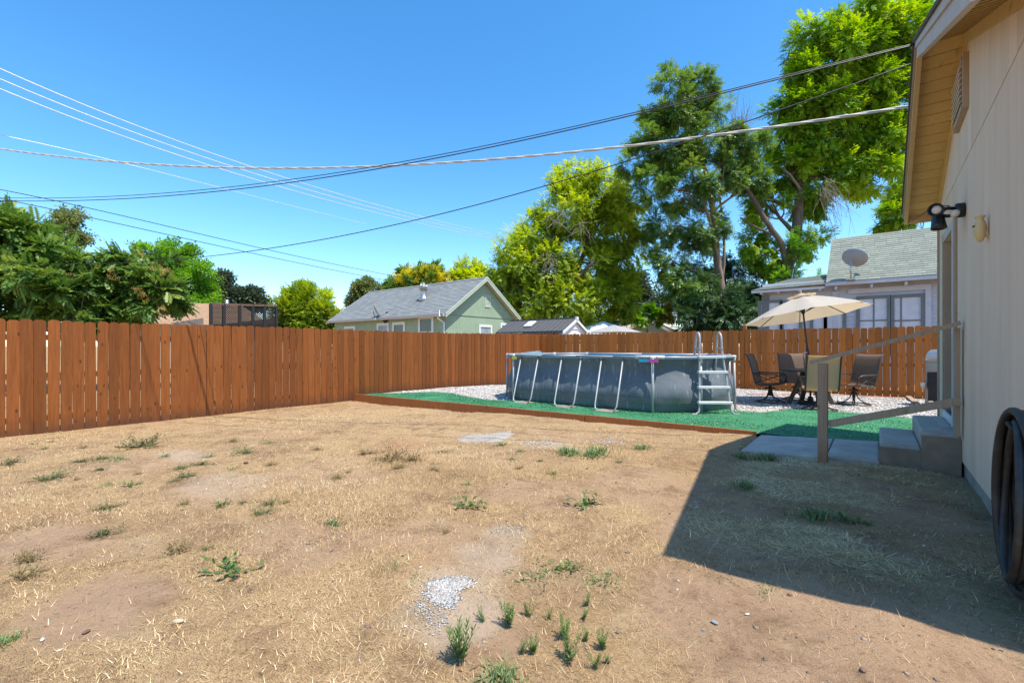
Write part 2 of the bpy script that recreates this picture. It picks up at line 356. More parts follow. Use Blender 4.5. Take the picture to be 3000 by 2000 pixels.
ZZ = pz(XX, YY) + .022 + (vnoise(XX, YY, 2.3) - .5) * .018 + (vnoise(XX * .5, YY, 7) - .5) * .012 - .018 * ss((UU - .93) / .07)
ny, nx = XX.shape; I = (np.arange(ny - 1)[:, None] * nx + np.arange(nx - 1)[None]).ravel()
me = npmesh("artificial_turf", np.stack([XX.ravel(), YY.ravel(), ZZ.ravel()], 1), np.stack([I, I + 1, I + nx + 1, I + nx], 1)); me.polygons.foreach_set('use_smooth', [True] * len(me.polygons))
tag(link("artificial_turf", me, M_turf), kind='structure')
# turf pile
n = 60000; X = rng.uniform(-10.1, .45, n); u = rng.random(n); Y = turf_front(X) + (np.maximum(np.interp(X, bx, by), turf_front(X) + .1) - turf_front(X)) * u
Z = pz(X, Y) + .020; a = rng.random(n) * 6.283; L = rng.uniform(.008, .022, n); wd = .0045
dx, dy = np.cos(a), np.sin(a); ln = rng.uniform(.2, 1.2, n) * L
V = np.stack([np.stack([X - dy * wd, Y + dx * wd, Z], 1), np.stack([X + dy * wd, Y - dx * wd, Z], 1), np.stack([X + dx * ln, Y + dy * ln, Z + L], 1)], 1).reshape(-1, 3)
M_pile = tintmat("turf_pile", [(0, (.025, .14, .06)), (.6, (.06, .26, .12)), (1, (.17, .38, .22))], .7)
tag(link("turf_pile", npmesh("turf_pile", V, np.arange(3 * n).reshape(-1, 3), np.repeat(rng.random(n), 3)), M_pile), 'short green pile of the artificial turf beside the pool', 'turf pile', kind='stuff')

# timber edging of the terrace
M_edge = wood("stained_edging", (.26, .088, .028), (.38, .14, .045), (.10, .035, .014), vari=.12)
ed = thing("timber_edging", 'reddish brown timber edging board along the green artificial turf', 'edging', (-10.15, 6.38, .05))
for xa, xb in ((-10.12, -7.05), (-7.04, -3.9), (-3.89, -1.3)):
    za = float(pz(xa, kerbY(xa))) + .02; zb = float(pz(xb, kerbY(xb))) + .015
    mb = MB(); h = .21
    mb.bar((xa, kerbY(xa) + .01, za - h / 2 + .045), (xb, kerbY(xb) + .01, zb - h / 2 + .045), .038, h); wpart("plank", mb, M_edge, ed)

# ---------------------------------------------------------------- fences
M_fence = wood("stained_picket", (.150, .044, .0098), (.262, .084, .0172), (.04, .013, .005), vari=.26, foot=(.085, .036, .018))
M_fence2 = wood("cedar_picket", (.33, .098, .0175), (.47, .155, .032), (.085, .026, .008), vari=.2, foot=(.19, .08, .024), knotsc=6.5, knotamt=.95)
M_fence3 = wood("dark_red_picket", (.13, .03, .014), (.21, .05, .022), (.05, .015, .008), vari=.12)
def picket_mesh(wd, h, ear=.034, th=.016):
    mb = MB(); x = wd / 2; c = .003
    P = [(-x, 0), (x, 0), (x, h - ear), (x - ear * .35, h - ear * .42), (x - ear, h), (-x + ear, h), (-x + ear * .35, h - ear * .42), (-x, h - ear)]
    mb.prism([(a, -th / 2, b) for a, b in P], (0, th, 0)); return mb.mesh("picket")
def fence(name, label, base, d, length, ztop, zbot, mat, pitch=.146, gap=(.003, .009), rails=True, side=1, seed=1, posts=True, jit=.008, rail_m=None):
    # d: unit direction of the run, side: which normal the rails stand on
    r = random.Random(seed); t = thing(name, label, 'fence', base); n = Vector((-d[1], d[0], 0)) * side; ang = math.atan2(d[1], d[0]); s = 0; meshes = {}
    while s < length:
        g = r.uniform(*gap); wd = pitch - g; h = ztop(s) - zbot(s) + r.uniform(-jit, jit)
        key = (round(wd / .002), round(h / .012))
        if key not in meshes: meshes[key] = picket_mesh(wd, h)
        p = Vector(d) * (s + pitch / 2)
        o = link("picket", meshes[key], mat, t, (p.x + n.x * r.uniform(-.003, .003), p.y + n.y * r.uniform(-.003, .003), zbot(s) - base[2]), (r.uniform(-.004, .004), r.uniform(-.005, .005), ang + r.uniform(-.022, .022)))
        s += pitch
    if rails:
        for hz in (.28, .95, 1.55):
            mb = MB(); mb.bar(Vector(base) + n * .034 + Vector((0, 0, hz)), Vector(base) + n * .034 + Vector(d) * length + Vector((0, 0, hz)), .038, .088); wpart("rail", mb, rail_m or mat, t)
    if posts:
        k = .05
        while k < length:
            mb = MB(); c = Vector(base) + Vector(d) * k + n * .10; mb.box((c.x - .044, c.y - .044, -.15), (c.x + .044, c.y + .044, 1.72)); wpart("post", mb, rail_m or mat, t); k += 2.42
    return t
zl = lambda s: 1.822 + .045 * float(ss((s - 9) / 5))
fence("wooden_fence", 'long reddish brown dog-eared picket fence down the left side of the yard', (-10.21, -1.6, 0), (0, 1, 0), 16.12, lambda s: zl(s - 1.6 + .0), lambda s: (float(gz(-10.2, s - 1.6)) if s < 8 else float(pz(-10.1, s - 1.6))) - .015, M_fence, side=1, seed=2, gap=(.005, .0105), jit=.013)
fence("wooden_fence", 'orange cedar dog-eared picket fence across the back behind the pool and patio table', (-10.19, 14.5, 0), (1, 0, 0), 14.2, lambda s: 1.862 + .03 * s / 12, lambda s: float(pz(-10.19 + s, 14.4)) - .01, M_fence2, pitch=.1475, gap=(.005, .015), side=1, seed=5, jit=.012)
p0 = atY(1000, 766, 15.6)
fence("wooden_fence", 'short dark red picket fence between the green house and the storage shed', (-12.6, 15.05, 0), (1, 0, 0), 2.9, lambda s: 1.93, lambda s: .02, M_fence3, side=1, seed=8, rails=True, posts=False)
mb = MB(); c = atY(1710, 745, 14.62); mb.box((c[0] - .045, 14.60, .1), (c[0] + .045, 14.69, 2.0)); tag(wpart("fence_post", mb, M_fence2), 'square wooden post standing taller than the back fence left of the umbrella', 'post')

# ---------------------------------------------------------------- concrete path and steps
M_conc = paint("concrete", (.44, .39, .325), .85, .2, 3.5, .5, dirt=(.27, .25, .22))
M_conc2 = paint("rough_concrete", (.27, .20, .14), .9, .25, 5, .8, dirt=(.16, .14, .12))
t = thing("concrete_path", None, None, (-.62, 6.6, .1)); tag(t, kind='structure')
def slab(xa, xb, ya, yb, za, zb, y2a=None, y2b=None):
    mb = MB(); e = .012
    mb.add([(xa, ya, .0), (xb, y2a or ya, .0), (xb, y2b or yb, .0), (xa, yb, .0), (xa, ya, za - e), (xb, y2a or ya, zb - e), (xb, y2b or yb, zb - e), (xa, yb, za - e),
            (xa + e, ya + e, za), (xb - e, (y2a or ya) + e, zb), (xb - e, (y2b or yb) - e, zb), (xa + e, yb - e, za)],
           [(3, 2, 1, 0), (0, 1, 5, 4), (1, 2, 6, 5), (2, 3, 7, 6), (3, 0, 4, 7), (4, 5, 9, 8), (5, 6, 10, 9), (6, 7, 11, 10), (7, 4, 8, 11), (8, 9, 10, 11)])
    wpart("slab", mb, M_conc, t)
slab(-1.27, -.43, 5.98, 7.19, .165, .215); slab(-.418, .03, 5.99, 7.2, .217, .24)
st = thing("concrete_steps", 'two weathered concrete steps against the beige house wall below the handrail', 'steps', (.35, 6.7, .1))
mb = MB(); mb.bbox((.036, 6.07, .0), (.352, 7.30, .405), .014); wpart("lower_step", mb, M_conc, st)
mb = MB(); mb.bbox((.355, 6.04, .0), (.634, 7.52, .562), .016); wpart("upper_step", mb, M_conc, st)
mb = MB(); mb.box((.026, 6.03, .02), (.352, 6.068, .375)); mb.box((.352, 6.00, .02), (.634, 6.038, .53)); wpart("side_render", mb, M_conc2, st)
mb = MB(); mb.box((.53, 6.42, .5625), (.66, 7.36, .585)); wpart("threshold", mb, M_conc, st)

# old concrete remnant and crushed white patch in the lawn
M_pale = paint("pale_concrete", (.33, .295, .25), .9, .25, 9, .8, dirt=(.34, .235, .14))
def blob_sheet(name, poly, dz, mat, n=40, rough=.4):
    P = np.array([onG(*p)[:2] for p in poly]); c = P.mean(0); V = []; Fs = []
    Q = []
    for i in range(len(P)):
        for u in np.linspace(0, 1, 8, endpoint=False):
            q = P[i] * (1 - u) + P[(i + 1) % len(P)] * u; Q.append(c + (q - c) * (1 + (vnoise(q[0] * 7, q[1] * 7) - .5) * rough * 2))
    m = len(Q); rings = 5
    V.append((c[0], c[1], float(gz(*c)) + dz))
    for k in range(1, rings + 1):
        for q in Q:
            p = c + (q - c) * k / rings; V.append((p[0], p[1], float(gz(*p)) + dz * (1 if k < rings else -.5)))
    for i in range(m): Fs.append((0, 1 + i, 1 + (i + 1) % m))
    for k in range(rings - 1):
        for i in range(m): Fs.append((1 + k * m + i, 1 + (k + 1) * m + i, 1 + (k + 1) * m + (i + 1) % m, 1 + k * m + (i + 1) % m))
    mb = MB(); mb.add(V, Fs); return wpart(name, mb, mat, None, True)
tag(blob_sheet("concrete_patch", [(1052, 1012), (1075, 1000), (1120, 995), (1165, 991), (1185, 994), (1170, 1003), (1135, 1014), (1085, 1019)], .005, M_pale), 'flat pale grey concrete patch sunk in the dry lawn near the edging', 'concrete patch')
def chips(name, label, px, py, rx, ry, n, size, seed, mat, flat=.25):
    r = np.random.default_rng(seed); pts = []
    for (cx, cy, ax, ay, k) in (px if isinstance(px, list) else [(px, py, rx, ry, n)]):
        while k > 0:
            u, v_ = r.normal(0, .5, 2)
            if u * u + v_ * v_ < 1.3: pts.append(onG(cx + u * ax, cy + v_ * ay)[:3]); k -= 1
    n = len(pts)
    P = np.array(pts); V, Fq, ti = rocks(n, P[:, 0], P[:, 1], P[:, 2] + .003, r.uniform(size[0], size[1], n), flat, seed)
    return tag(link(name, npmesh(name, V, Fq, ti), mat), label, 'gravel', kind='stuff')
M_chip = tintmat("white_chip", [(0, (.28, .25, .21)), (.5, (.42, .40, .375)), (1, (.58, .57, .54))])
chips("white_chippings", 'heap of crushed white chippings on bare soil in the foreground', [(1030, 1345, 34, 20, 900), (1065, 1338, 26, 14, 350), (1010, 1370, 30, 20, 450), (995, 1350, 26, 22, 250), (1035, 1375, 26, 22, 260)], 0, 0, 0, 0, (.0035, .009), 4, M_chip)
chips("white_chippings", 'thin scatter of white chippings left of the heap in the foreground', [(975, 1395, 34, 26, 120), (1000, 1420, 60, 40, 110), (1160, 1215, 40, 14, 90)], 0, 0, 0, 0, (.003, .007), 5, M_chip)
chips("white_pebbles", 'scattered white pebbles in the lawn beyond the green grass tuft', 1250, 1018, 60, 12, 110, (.007, .016), 6, M_chip, .6)
chips("white_pebbles", 'scattered white pebbles by the lawn grass near the terrace edging', 1400, 1014, 45, 12, 80, (.007, .016), 7, M_chip, .6)
M_stone = tintmat("lawn_stone", [(0, (.10, .085, .08)), (.4, (.24, .18, .14)), (.8, (.38, .30, .23)), (1, (.58, .52, .45))])
n = 1500; X = rng.uniform(-9.5, .6, n); Y = rng.uniform(.8, 6.3, n); V, Fq, ti = rocks(n, X, Y, gz(X, Y), np.minimum(rng.gamma(2.0, .0026, n) + .0025, .013), .6, 9)
tag(link("small_stones", npmesh("small_stones", V, Fq, ti), M_stone), 'small stones and clods strewn over the dry lawn', 'stones', kind='stuff')
# ---------------------------------------------------------------- swimming pool
def liner_mat():
    m, t, b = newmat("pool_liner"); mp = N(t, "ShaderNodeMapping"); tc = N(t, "ShaderNodeTexCoord")
    t.links.new(tc.outputs['Object'], mp.inputs[0]); mp.inputs['Rotation'].default_value = (0, R(-32), 0); mp.inputs['Scale'].default_value = (15, 9, .75); v = mp.outputs[0]
    n1 = noise(t, v, 1.3, 6, .65, .3); n2 = noise(t, vec(t, (1, 1, 1), False), 2.2, 4)
    o = ramp(t, n2, [(.3, (.105, .125, .148)), (.7, (.160, .182, .208))])
    o = mix(t, o, (.46, .50, .54), ramp(t, n1, [(.58, 0), (.64, .42), (.68, .08), (.80, .45)])); o = mix(t, o, (.095, .115, .14), ramp(t, n1, [(.25, .6), (.40, 0)]))
    t.links.new(o, b.inputs['Base Color']); b.inputs['Roughness'].default_value = .7; b.inputs['Specular IOR Level'].default_value = .3; bump(t, b, noise(t, vec(t, (1, 1, 1), False), 3.5, 3), .25, .05); return m
M_liner = liner_mat()
M_inner = paint("pool_inside", (.03, .20, .36), .35, .15, 4, .1)
M_tube = paint("grey_steel_tube", (.36, .385, .40), .42, .05, 8, .03, met=.1)
M_band = paint("dark_band", (.13, .14, .15), .45, .15, 8, .1)
M_sleeve = paint("liner_sleeve", (.20, .21, .23), .5, .1, 8, .1)
M_strapw = paint("white_plastic", (.55, .575, .59), .4, .05, 8, .02)
half = [(-4.78, 8.08), (-3.95, 8.07), (-3.17, 8.06), (-2.50, 8.66), (-2.17, 9.70), (-2.50, 10.75), (-3.17, 11.42), (-4.78, 11.45)]
rim_pts = half + [(-9.56 - x, y) for x, y in half[::-1][1:-1]]
ZR = 1.205; C0 = np.array([-4.78, 9.76])
pool = thing("swimming_pool", 'grey stone-print above-ground oval swimming pool with steel frame on the terrace', 'pool', (-4.78, 9.76, .17))
corners = [p for p in rim_pts if p not in ((-4.78, 8.08), (-3.95, 8.07), (-5.61, 8.07), (-4.78, 11.45))]
# dense outline following the rim, with distance to the nearest corner/leg for the scallops
legs_top = [(-6.19, 8.07), (-5.72, 8.07), (-5.12, 8.07), (-4.66, 8.08), (-4.20, 8.07), (-3.75, 8.06)] + corners
out = []
for i in range(len(rim_pts)):
    a, b = np.array(rim_pts[i]), np.array(rim_pts[(i + 1) % len(rim_pts)]); m = max(4, int(np.linalg.norm(b - a) / .07))
    for u in np.linspace(0, 1, m, endpoint=False): out.append(a + (b - a) * u)
out = np.array(out); tn = np.roll(out, -1, 0) - np.roll(out, 1, 0); nr = np.stack([tn[:, 1], -tn[:, 0]], 1); nr /= np.linalg.norm(nr, axis=1)[:, None]
for _ in range(6): nr = (nr + np.roll(nr, 1, 0) + np.roll(nr, -1, 0)); nr /= np.linalg.norm(nr, axis=1)[:, None]
sm = out.copy()
for _ in range(10): sm = (sm + np.roll(sm, 1, 0) + np.roll(sm, -1, 0)) / 3
dl = np.array([min(math.hypot(p[0] - q[0], p[1] - q[1]) for q in legs_top) for p in out])
V = []; Fs = []; prof = np.linspace(0, 1, 22); n = len(out)
for u in prof:
    z = ZR - .03 - u * (ZR - .03 - .175)
    sc = np.minimum(dl / .55, 1); sc = sc * sc * (3 - 2 * sc)
    o1 = -.015 - .085 * math.sin(min(u / .20, 1) * math.pi / 2) * (1 - ss((u - .2) / .5)) + .035 * math.sin(math.pi * min(1, max(0, (u - .25) / .75)))
    o2 = .075 * sc * math.sin(math.pi * min(1, u * 1.1)) ** 1.0
    if u > .93: o1 -= (u - .93) / .07 * .06
    bl = min(1, u / .08)
    P = (out * (1 - bl) + sm * bl) + nr * (o1 + o2)[:, None]
    V += [(p[0], p[1], z) for p in P]
for k in range(len(prof) - 1):
    for i in range(n): Fs.append((k * n + i, k * n + (i + 1) % n, (k + 1) * n + (i + 1) % n, (k + 1) * n + i))
mb = MB(); mb.add(V, Fs); body = wpart("liner_wall", mb, M_liner, pool, True)
# lower reinforcing band on the wall
Vb = np.array(V).reshape(len(prof), n, 3)
mb = MB()
for side, (k0, k1) in enumerate(((15, 17),)):
    A = Vb[k0].copy(); B = Vb[k1].copy(); Am = Vb[16].copy()
    for q in (A, B, Am): q[:, :2] += nr * .012
    Vv = [tuple(p) for p in A] + [tuple(p) for p in Am] + [tuple(p) for p in B]
    mb.add(Vv, [(j * n + i, j * n + (i + 1) % n, (j + 1) * n + (i + 1) % n, (j + 1) * n + i) for j in range(2) for i in range(n)])
wpart("band", mb, M_band, pool, True)
# inside face and water
inn = sm - nr * .10; mb = MB(); Vi = [(p[0], p[1], ZR - .035) for p in out - nr * .02] + [(p[0], p[1], ZR - .14) for p in inn] + [(p[0], p[1], .8) for p in inn]
mb.add(Vi, [(j * n + i, j * n + (i + 1) % n, (j + 1) * n + (i + 1) % n, (j + 1) * n + i) for j in range(2) for i in range(n)]); wpart("inside_wall", mb, M_inner, pool, True)
mw, tw, bw = newmat("pool_water"); bw.inputs['Base Color'].default_value = (.03, .26, .38, 1); bw.inputs['Roughness'].default_value = .05; bump(tw, bw, noise(tw, vec(tw, (1, 1, 1), False), 6, 3), .2, .02)
mb = MB(); mb.add([(p[0], p[1], ZR - .2) for p in inn], [tuple(range(n))]); wpart("water", mb, mw, pool)
# rim rails, one tube per side
for i in range(len(rim_pts)):
    a, b = rim_pts[i], rim_pts[(i + 1) % len(rim_pts)]
    mb = MB(); mb.tube([(a[0], a[1], ZR), (b[0], b[1], ZR)], .026, 10); wpart("rim_rail", mb, M_tube if abs(a[1] - b[1]) > .1 or a[1] > 9 else M_sleeve, pool, True)
for c in corners:
    mb = MB(); d = np.array(c) - C0; d = d / np.linalg.norm(d); tx, ty = -d[1], d[0]
    mb.tube([(c[0] - tx * .05, c[1] - ty * .05, ZR), (c[0], c[1], ZR), (c[0] + tx * .05, c[1] + ty * .05, ZR)], .033, 10); mb.tube([(c[0], c[1], ZR + .005), (c[0], c[1], ZR - .10)], .030, 10); wpart("corner_joint", mb, M_strapw, pool, True)
    mb = MB(); f = c[0] + d[0] * .02, c[1] + d[1] * .02
    mb.tube([(c[0], c[1], ZR - .09), (f[0], f[1], float(pz(*f)) + .01)], .023, 10); wpart("leg", mb, M_tube, pool, True)
for k, (xa, xb) in enumerate(((-6.19, -5.72), (-5.12, -4.66), (-4.20, -3.75))):
    for y0, sg in ((8.07, -1), (11.44, 1)):
        yb = y0 + sg * .30; zb = float(pz(xa, yb)) + .035; mb = MB(); c = .07
        mb.tube([(xa, y0, ZR - .04), (xa, yb - sg * .03, zb + c * 1.3), (xa + c * .3, yb, zb + c * .4), (xa + c, yb, zb), (xb - c, yb, zb), (xb - c * .3, yb, zb + c * .4), (xb, yb - sg * .03, zb + c * 1.3), (xb, y0, ZR - .04)], .0145, 10); wpart("side_support", mb, M_tube, pool, True)
        mb = MB()
        for x in (xa, xb): mb.tube([(x, y0, ZR - .01), (x, y0 + sg * .012, ZR - .065)], .022, 8)
        wpart("support_socket", mb, M_band, pool, True)
# coloured tapes under the rim
def rimtape(name, xa, xb, mat):
    mb = MB(); mb.box((xa, 8.028, ZR - .085), (xb, 8.045, ZR - .028)); wpart(name, mb, mat, pool)
rimtape("blue_tape", -3.42, -3.24, paint("cyan_tape", (.03, .42, .62), .5)); rimtape("pink_tape", -3.235, -3.06, paint("pink_tape", (.72, .08, .42), .5)); rimtape("yellow_label", -6.42, -6.30, paint("yellow_label", (.75, .62, .05), .5))
mb = MB(); mb.tube([(-3.5, 8.06, ZR + .004), (-2.98, 8.15, ZR + .004)], .036, 10); wpart("rim_sleeve", mb, M_strapw, pool, True)
# things on and in the pool
mb = MB(); M = Matrix.Rotation(R(8), 3, 'Y')
cl, tcl, bcl = newmat("clear_vinyl"); bcl.inputs['Base Color'].default_value = (.82, .78, .68, 1); bcl.inputs['Roughness'].default_value = .12; bcl.inputs['Transmission Weight'].default_value = .8; bcl.inputs['IOR'].default_value = 1.08; bcl.inputs['Alpha'].default_value = .55; bcl.inputs['Coat Weight'].default_value = .6
q = []
for k in range(25):
    a = 2 * math.pi * k / 24; q.append((-6.55 + .34 * math.cos(a), 8.75 + .28 * math.sin(a), ZR - .015 + .03 * math.cos(a)))
mb.tube(q[:-1], [.05 + .035 * max(0, math.cos(2 * math.pi * k / 24)) for k in range(24)], 12, closed=True)
tag(wpart("swim_ring", mb, cl, None, True), 'clear inflatable swim ring lying on the left rim of the pool', 'swim ring')
mb = MB()
for k in range(7): mb.tube([(-3.6 + k * .02, 10.55 + k * .11, ZR - .16), (-2.9 + k * .02, 10.35 + k * .11, ZR - .14)], .06, 10)
pk, tpk, bpk = newmat("pink_vinyl"); bpk.inputs['Base Color'].default_value = (.55, .06, .38, 1); bpk.inputs['Roughness'].default_value = .3
tag(wpart("air_mattress", mb, pk, None, True), 'pink and purple air mattress floating inside the pool behind the ladder', 'pool float')
# flat tan boards under the side supports
M_board = paint("tan_board", (.36, .25, .17), .85, .2, 4, .4)
for (xa, xb), s_ in (((-6.10, -5.78), 'leftmost'), ((-5.05, -4.72), 'middle'), ((-4.14, -3.8), 'rightmost')):
    mb = MB(); z = float(pz(xa, 7.8)) + .02; mb.bbox((xa, 7.68, z - .01), (xb, 7.98, z + .012), .004); tag(wpart("flat_board", mb, M_board), 'flat tan board under the pool, %s of three beneath the side supports' % s_, 'board')
# ladder
lad = thing("pool_ladder", 'light grey A-frame pool ladder with four treads straddling the right rim of the pool', 'ladder', (-2.24, 8.62, .17), math.atan2(-.8, .6) + math.pi / 2)
# local: x along the treads, -y outward, z up
Lx = .235
for sgn in (-1, 1):
    x = sgn * Lx; P = [(x * 1.75, -.02, .02), (x * 1.45, -.01, .025), (x * 1.22, 0, .07), (x * 1.17, .01, .16), (x * .86, .20, 1.18)]
    for a in np.linspace(0, math.pi, 9): P.append((x * (.84 - .02 * math.sin(a)), .30 - .10 * math.cos(a), 1.30 + .19 * math.sin(a) ** .8))
    P += [(x * .86, .46, 1.0), (x * .95, .62, .35)]
    mb = MB(); mb.tube(P, .0185, 10); part("upright", mb, M_tube, lad, True)
    mb = MB(); mb.tube([(x * 1.78, -.02, .02), (x * 1.5, -.012, .023)], .024, 8); part("foot_cap", mb, paint("foot_cap", (.30, .25, .2), .7), lad)
    mb = MB(); mb.bar((x * .86, .17, 1.20), (x * .86, .44, 1.20), .03, .025); part("brace", mb, M_tube, lad)
for i, z in enumerate((.23, .50, .77, 1.045)):
    y = .01 + (z - .16) / 1.02 * .19; wdt = Lx * (1.17 - .31 * (z - .16) / 1.02) + .03
    mb = MB(); mb.bbox((-wdt, y - .055, z - .022), (wdt, y + .045, z + .022), .005); part("tread", mb, M_strapw, lad)
# small white return fitting on the gravel
mb = MB(); c = onP(1668, 934); mb.tube([(c[0] - .05, c[1], .20), (c[0] + .10, c[1] + .01, .20)], .022, 8); tag(wpart("plastic_cap", mb, M_strapw, None, True), 'small white plastic fitting lying on gravel by the right pool leg', 'fitting')

# ---------------------------------------------------------------- patio set
M_frame = paint("bronze_metal", (.055, .045, .038), .45, .2, 8, .05, met=.2)
M_sling = paint("brown_sling", (.135, .088, .062), .8, .12, 40, .3)
M_slingl = paint("tan_sling", (.56, .43, .31), .8, .08, 40, .3)
def chair(label, loc, rz, back):
    t = thing("patio_chair", label, 'chair', loc, rz, 'swivel sling chairs around the patio table')
    # faces +y
    mb = MB(); P = []
    for a in np.linspace(0, 2 * math.pi, 20, endpoint=False): P.append((.29 * math.cos(a), .29 * math.sin(a), .015))
    mb.tube(P, .012, 6, closed=True); part("base_ring", mb, M_frame, t, True)
    for k in range(4):
        a = math.pi / 4 + k * math.pi / 2; c, s = math.cos(a), math.sin(a); mb = MB()
        mb.tube([(.29 * c, .29 * s, .015), (.16 * c, .16 * s, .06), (.07 * c, .07 * s, .14), (.03 * c, .03 * s, .27)], .012, 6); part("base_leg", mb, M_frame, t, True)
    mb = MB(); mb.tube([(0, 0, .14), (0, 0, .37)], .030, 10); mb.tube([(-.10, 0, .30), (.10, 0, .30)], .018, 8); mb.tube([(0, -.1, .31), (0, .1, .31)], .018, 8); part("swivel", mb, M_frame, t, True)
    W = .27; side = [(.27, .43), (.10, .40), (-.16, .38), (-.23, .42), (-.27, .56), (-.34, .86), (-.40, 1.03), (-.46, 1.06)]
    for s in (-1, 1):
        mb = MB(); mb.tube([(s * W, y, z) for y, z in side], .016, 8); part("side_rail", mb, M_frame, t, True)
        mb = MB(); mb.tube([(s * W, -.29, .64), (s * (W + .05), -.1, .635), (s * (W + .05), .18, .625), (s * (W + .04), .25, .58), (s * W, .24, .43)], .015, 8); part("armrest", mb, M_frame, t, True)
        mb = MB()
        for za, zb in ((.61, .43), (.43, .61)): mb.tube([(s * (W + .02), -.24, za), (s * (W + .02), 0, .52), (s * (W + .02), .22, zb)], .007, 6)
        part("arm_scroll", mb, M_frame, t, True)
    mb = MB(); V = []
    fine = np.array(side); u = np.linspace(0, len(side) - 1, 20); yy = np.interp(u, range(len(side)), fine[:, 0]); zz = np.interp(u, range(len(side)), fine[:, 1])
    for off in (0, .006):
        for y, z in zip(yy, zz):
            for x in np.linspace(-W, W, 5): V.append((x, y, z + off - .012 * (1 - (x / W) ** 2)))
    Fs = []
    for k in range(19):
        for j in range(4):
            a = k * 5 + j; Fs.append((a, a + 1, a + 6, a + 5)); b = a + 100; Fs.append((b + 5, b + 6, b + 1, b))
    mb.add(V, Fs); part("sling", mb, back, t, True)
    return t
pzz = .178; tc = np.array([-1.08, 11.5])
def face(p): return math.atan2(tc[1] - p[1], tc[0] - p[0]) - math.pi / 2
p = (-1.82, 11.42); chair('dark sling patio chair left of the table, seen side on facing right', (*p, pzz), face(p) - .15, M_sling)
p = (-.36, 12.05); chair('brown sling patio chair right of the table, turned towards it', (*p, pzz), face(p) + .25, M_sling)
p = (-.85, 10.62); chair('patio chair with its pale tan back to the viewer behind the handrail post', (*p, pzz), face(p), M_slingl)
p = (-1.42, 12.28); chair('dark sling patio chair on the far side of the table facing the yard', (*p, pzz), face(p), M_sling)
tb = thing("patio_table", 'round dark patio table with splayed legs under the beige umbrella', 'table', (tc[0], tc[1], pzz))
mb = MB(); mb.lathe([(.02, .70), (.55, .70), (.575, .71), (.58, .725), (.57, .74), (.02, .742)], 32); part("table_top", mb, M_frame, tb, False)
for k in range(4):
    a = k * math.pi / 2 + .5; c, s = math.cos(a), math.sin(a); mb = MB(); mb.bar((.13 * c, .13 * s, .69), (.42 * c, .42 * s, .02), .085, .06, (c, s, .3)); part("leg", mb, M_frame, tb)
mb = MB(); mb.lathe([(.16, .60), (.19, .62), (.19, .66), (.16, .70)], 16); part("apron", mb, M_frame, tb)
mt = M_slingl.node_tree; pb = mt.nodes['Principled BSDF']; trn = N(mt, 'ShaderNodeBsdfTranslucent'); trn.inputs[0].default_value = (.75, .54, .36, 1); ms = N(mt, 'ShaderNodeMixShader'); ms.inputs[0].default_value = .45
mt.links.new(pb.outputs[0], ms.inputs[1]); mt.links.new(trn.outputs[0], ms.inputs[2]); mt.links.new(ms.outputs[0], mt.nodes['Material Output'].inputs[0])
# umbrella
M_can = paint("beige_canopy", (.58, .52, .44), .9, .05, 5, .2)
mt = M_can.node_tree; pb = mt.nodes["Principled BSDF"]; trn = N(mt, "ShaderNodeBsdfTranslucent"); trn.inputs[0].default_value = (.72, .54, .32, 1); ms = N(mt, "ShaderNodeMixShader"); ms.inputs[0].default_value = .38
mt.links.new(pb.outputs[0], ms.inputs[1]); mt.links.new(trn.outputs[0], ms.inputs[2]); mt.links.new(ms.outputs[0], mt.nodes['Material Output'].inputs[0])
M_pole = paint("dark_pole", (.03, .026, .024), .4, .1, 8, .03, met=.2)
um = thing("patio_umbrella", 'beige octagonal patio umbrella tilted over the round table', 'umbrella', (tc[0], tc[1], pzz))
tiltM = Matrix.Rotation(R(-6.5), 3, Vector((-ST, CT, 0))) @ Matrix.Rotation(R(-8), 3, Vector((CT, ST, 0)))
piv = Vector((0, 0, 1.35))
def U(p): return piv + tiltM @ (Vector(p) - piv)
mb = MB(); mb.tube([(0, 0, .03), (0, 0, .62)], .020, 10); part("lower_pole", mb, M_pole, um, True)
hub = U((0, 0, 2.30)); pb_ = Vector((0, 0, .60)); mb = MB(); mb.tube([pb_, hub], .018, 10); part("upper_pole", mb, M_pole, um, True)
def PL(z): return pb_.lerp(hub, (z - .6) / (hub.z - .6))
mb = MB(); mb.tube([PL(1.02), PL(1.18)], .034, 10); part("crank_housing", mb, M_pole, um, True)
mb = MB(); cr_ = PL(1.10); mb.tube([cr_ + Vector(q) for q in ((0, -.02, -.01), (-.02, -.08, 0), (-.07, -.09, -.015), (-.10, -.09, -.03))], .009, 6); part("crank_handle", mb, M_strapw, um, True)
Rr = 1.20; top = 2.335; n8 = 8; a0 = R(12); m_ = 10; V = []; Fs = []
for i in range(m_ + 1):
    u = i / m_
    for k in range(n8 * 6):
        a = a0 + 2 * math.pi * k / (n8 * 6); fr = (k % 6) / 6; flat = math.cos(math.pi / n8) / math.cos((fr - .5) * 2 * math.pi / n8); sag = math.sin(math.pi * fr)
        r_ = Rr * u * (flat * (1 - .055 * sag * u)); z = top - .44 * u ** 1.25 - .035 * sag * u * (1 - u) * 2; V.append(U((r_ * math.cos(a), r_ * math.sin(a), z)))
nn = n8 * 6
for i in range(1, m_):
    for k in range(nn): Fs.append((i * nn + k, i * nn + (k + 1) % nn, (i + 1) * nn + (k + 1) % nn, (i + 1) * nn + k))
mb = MB(); mb.add(V, Fs); part("canopy", mb, M_can, um, True)
mb = MB(); V = []; Fs = []
for i, (r_, z) in enumerate(((.01, top + .055), (.16, top + .0), (.27, top - .035))):
    for k in range(nn):
        a = a0 + 2 * math.pi * k / nn; fr = (k % 6) / 6; V.append(U((r_ * math.cos(a), r_ * math.sin(a), z + (.03 * math.sin(math.pi * fr) if i == 2 else 0))))
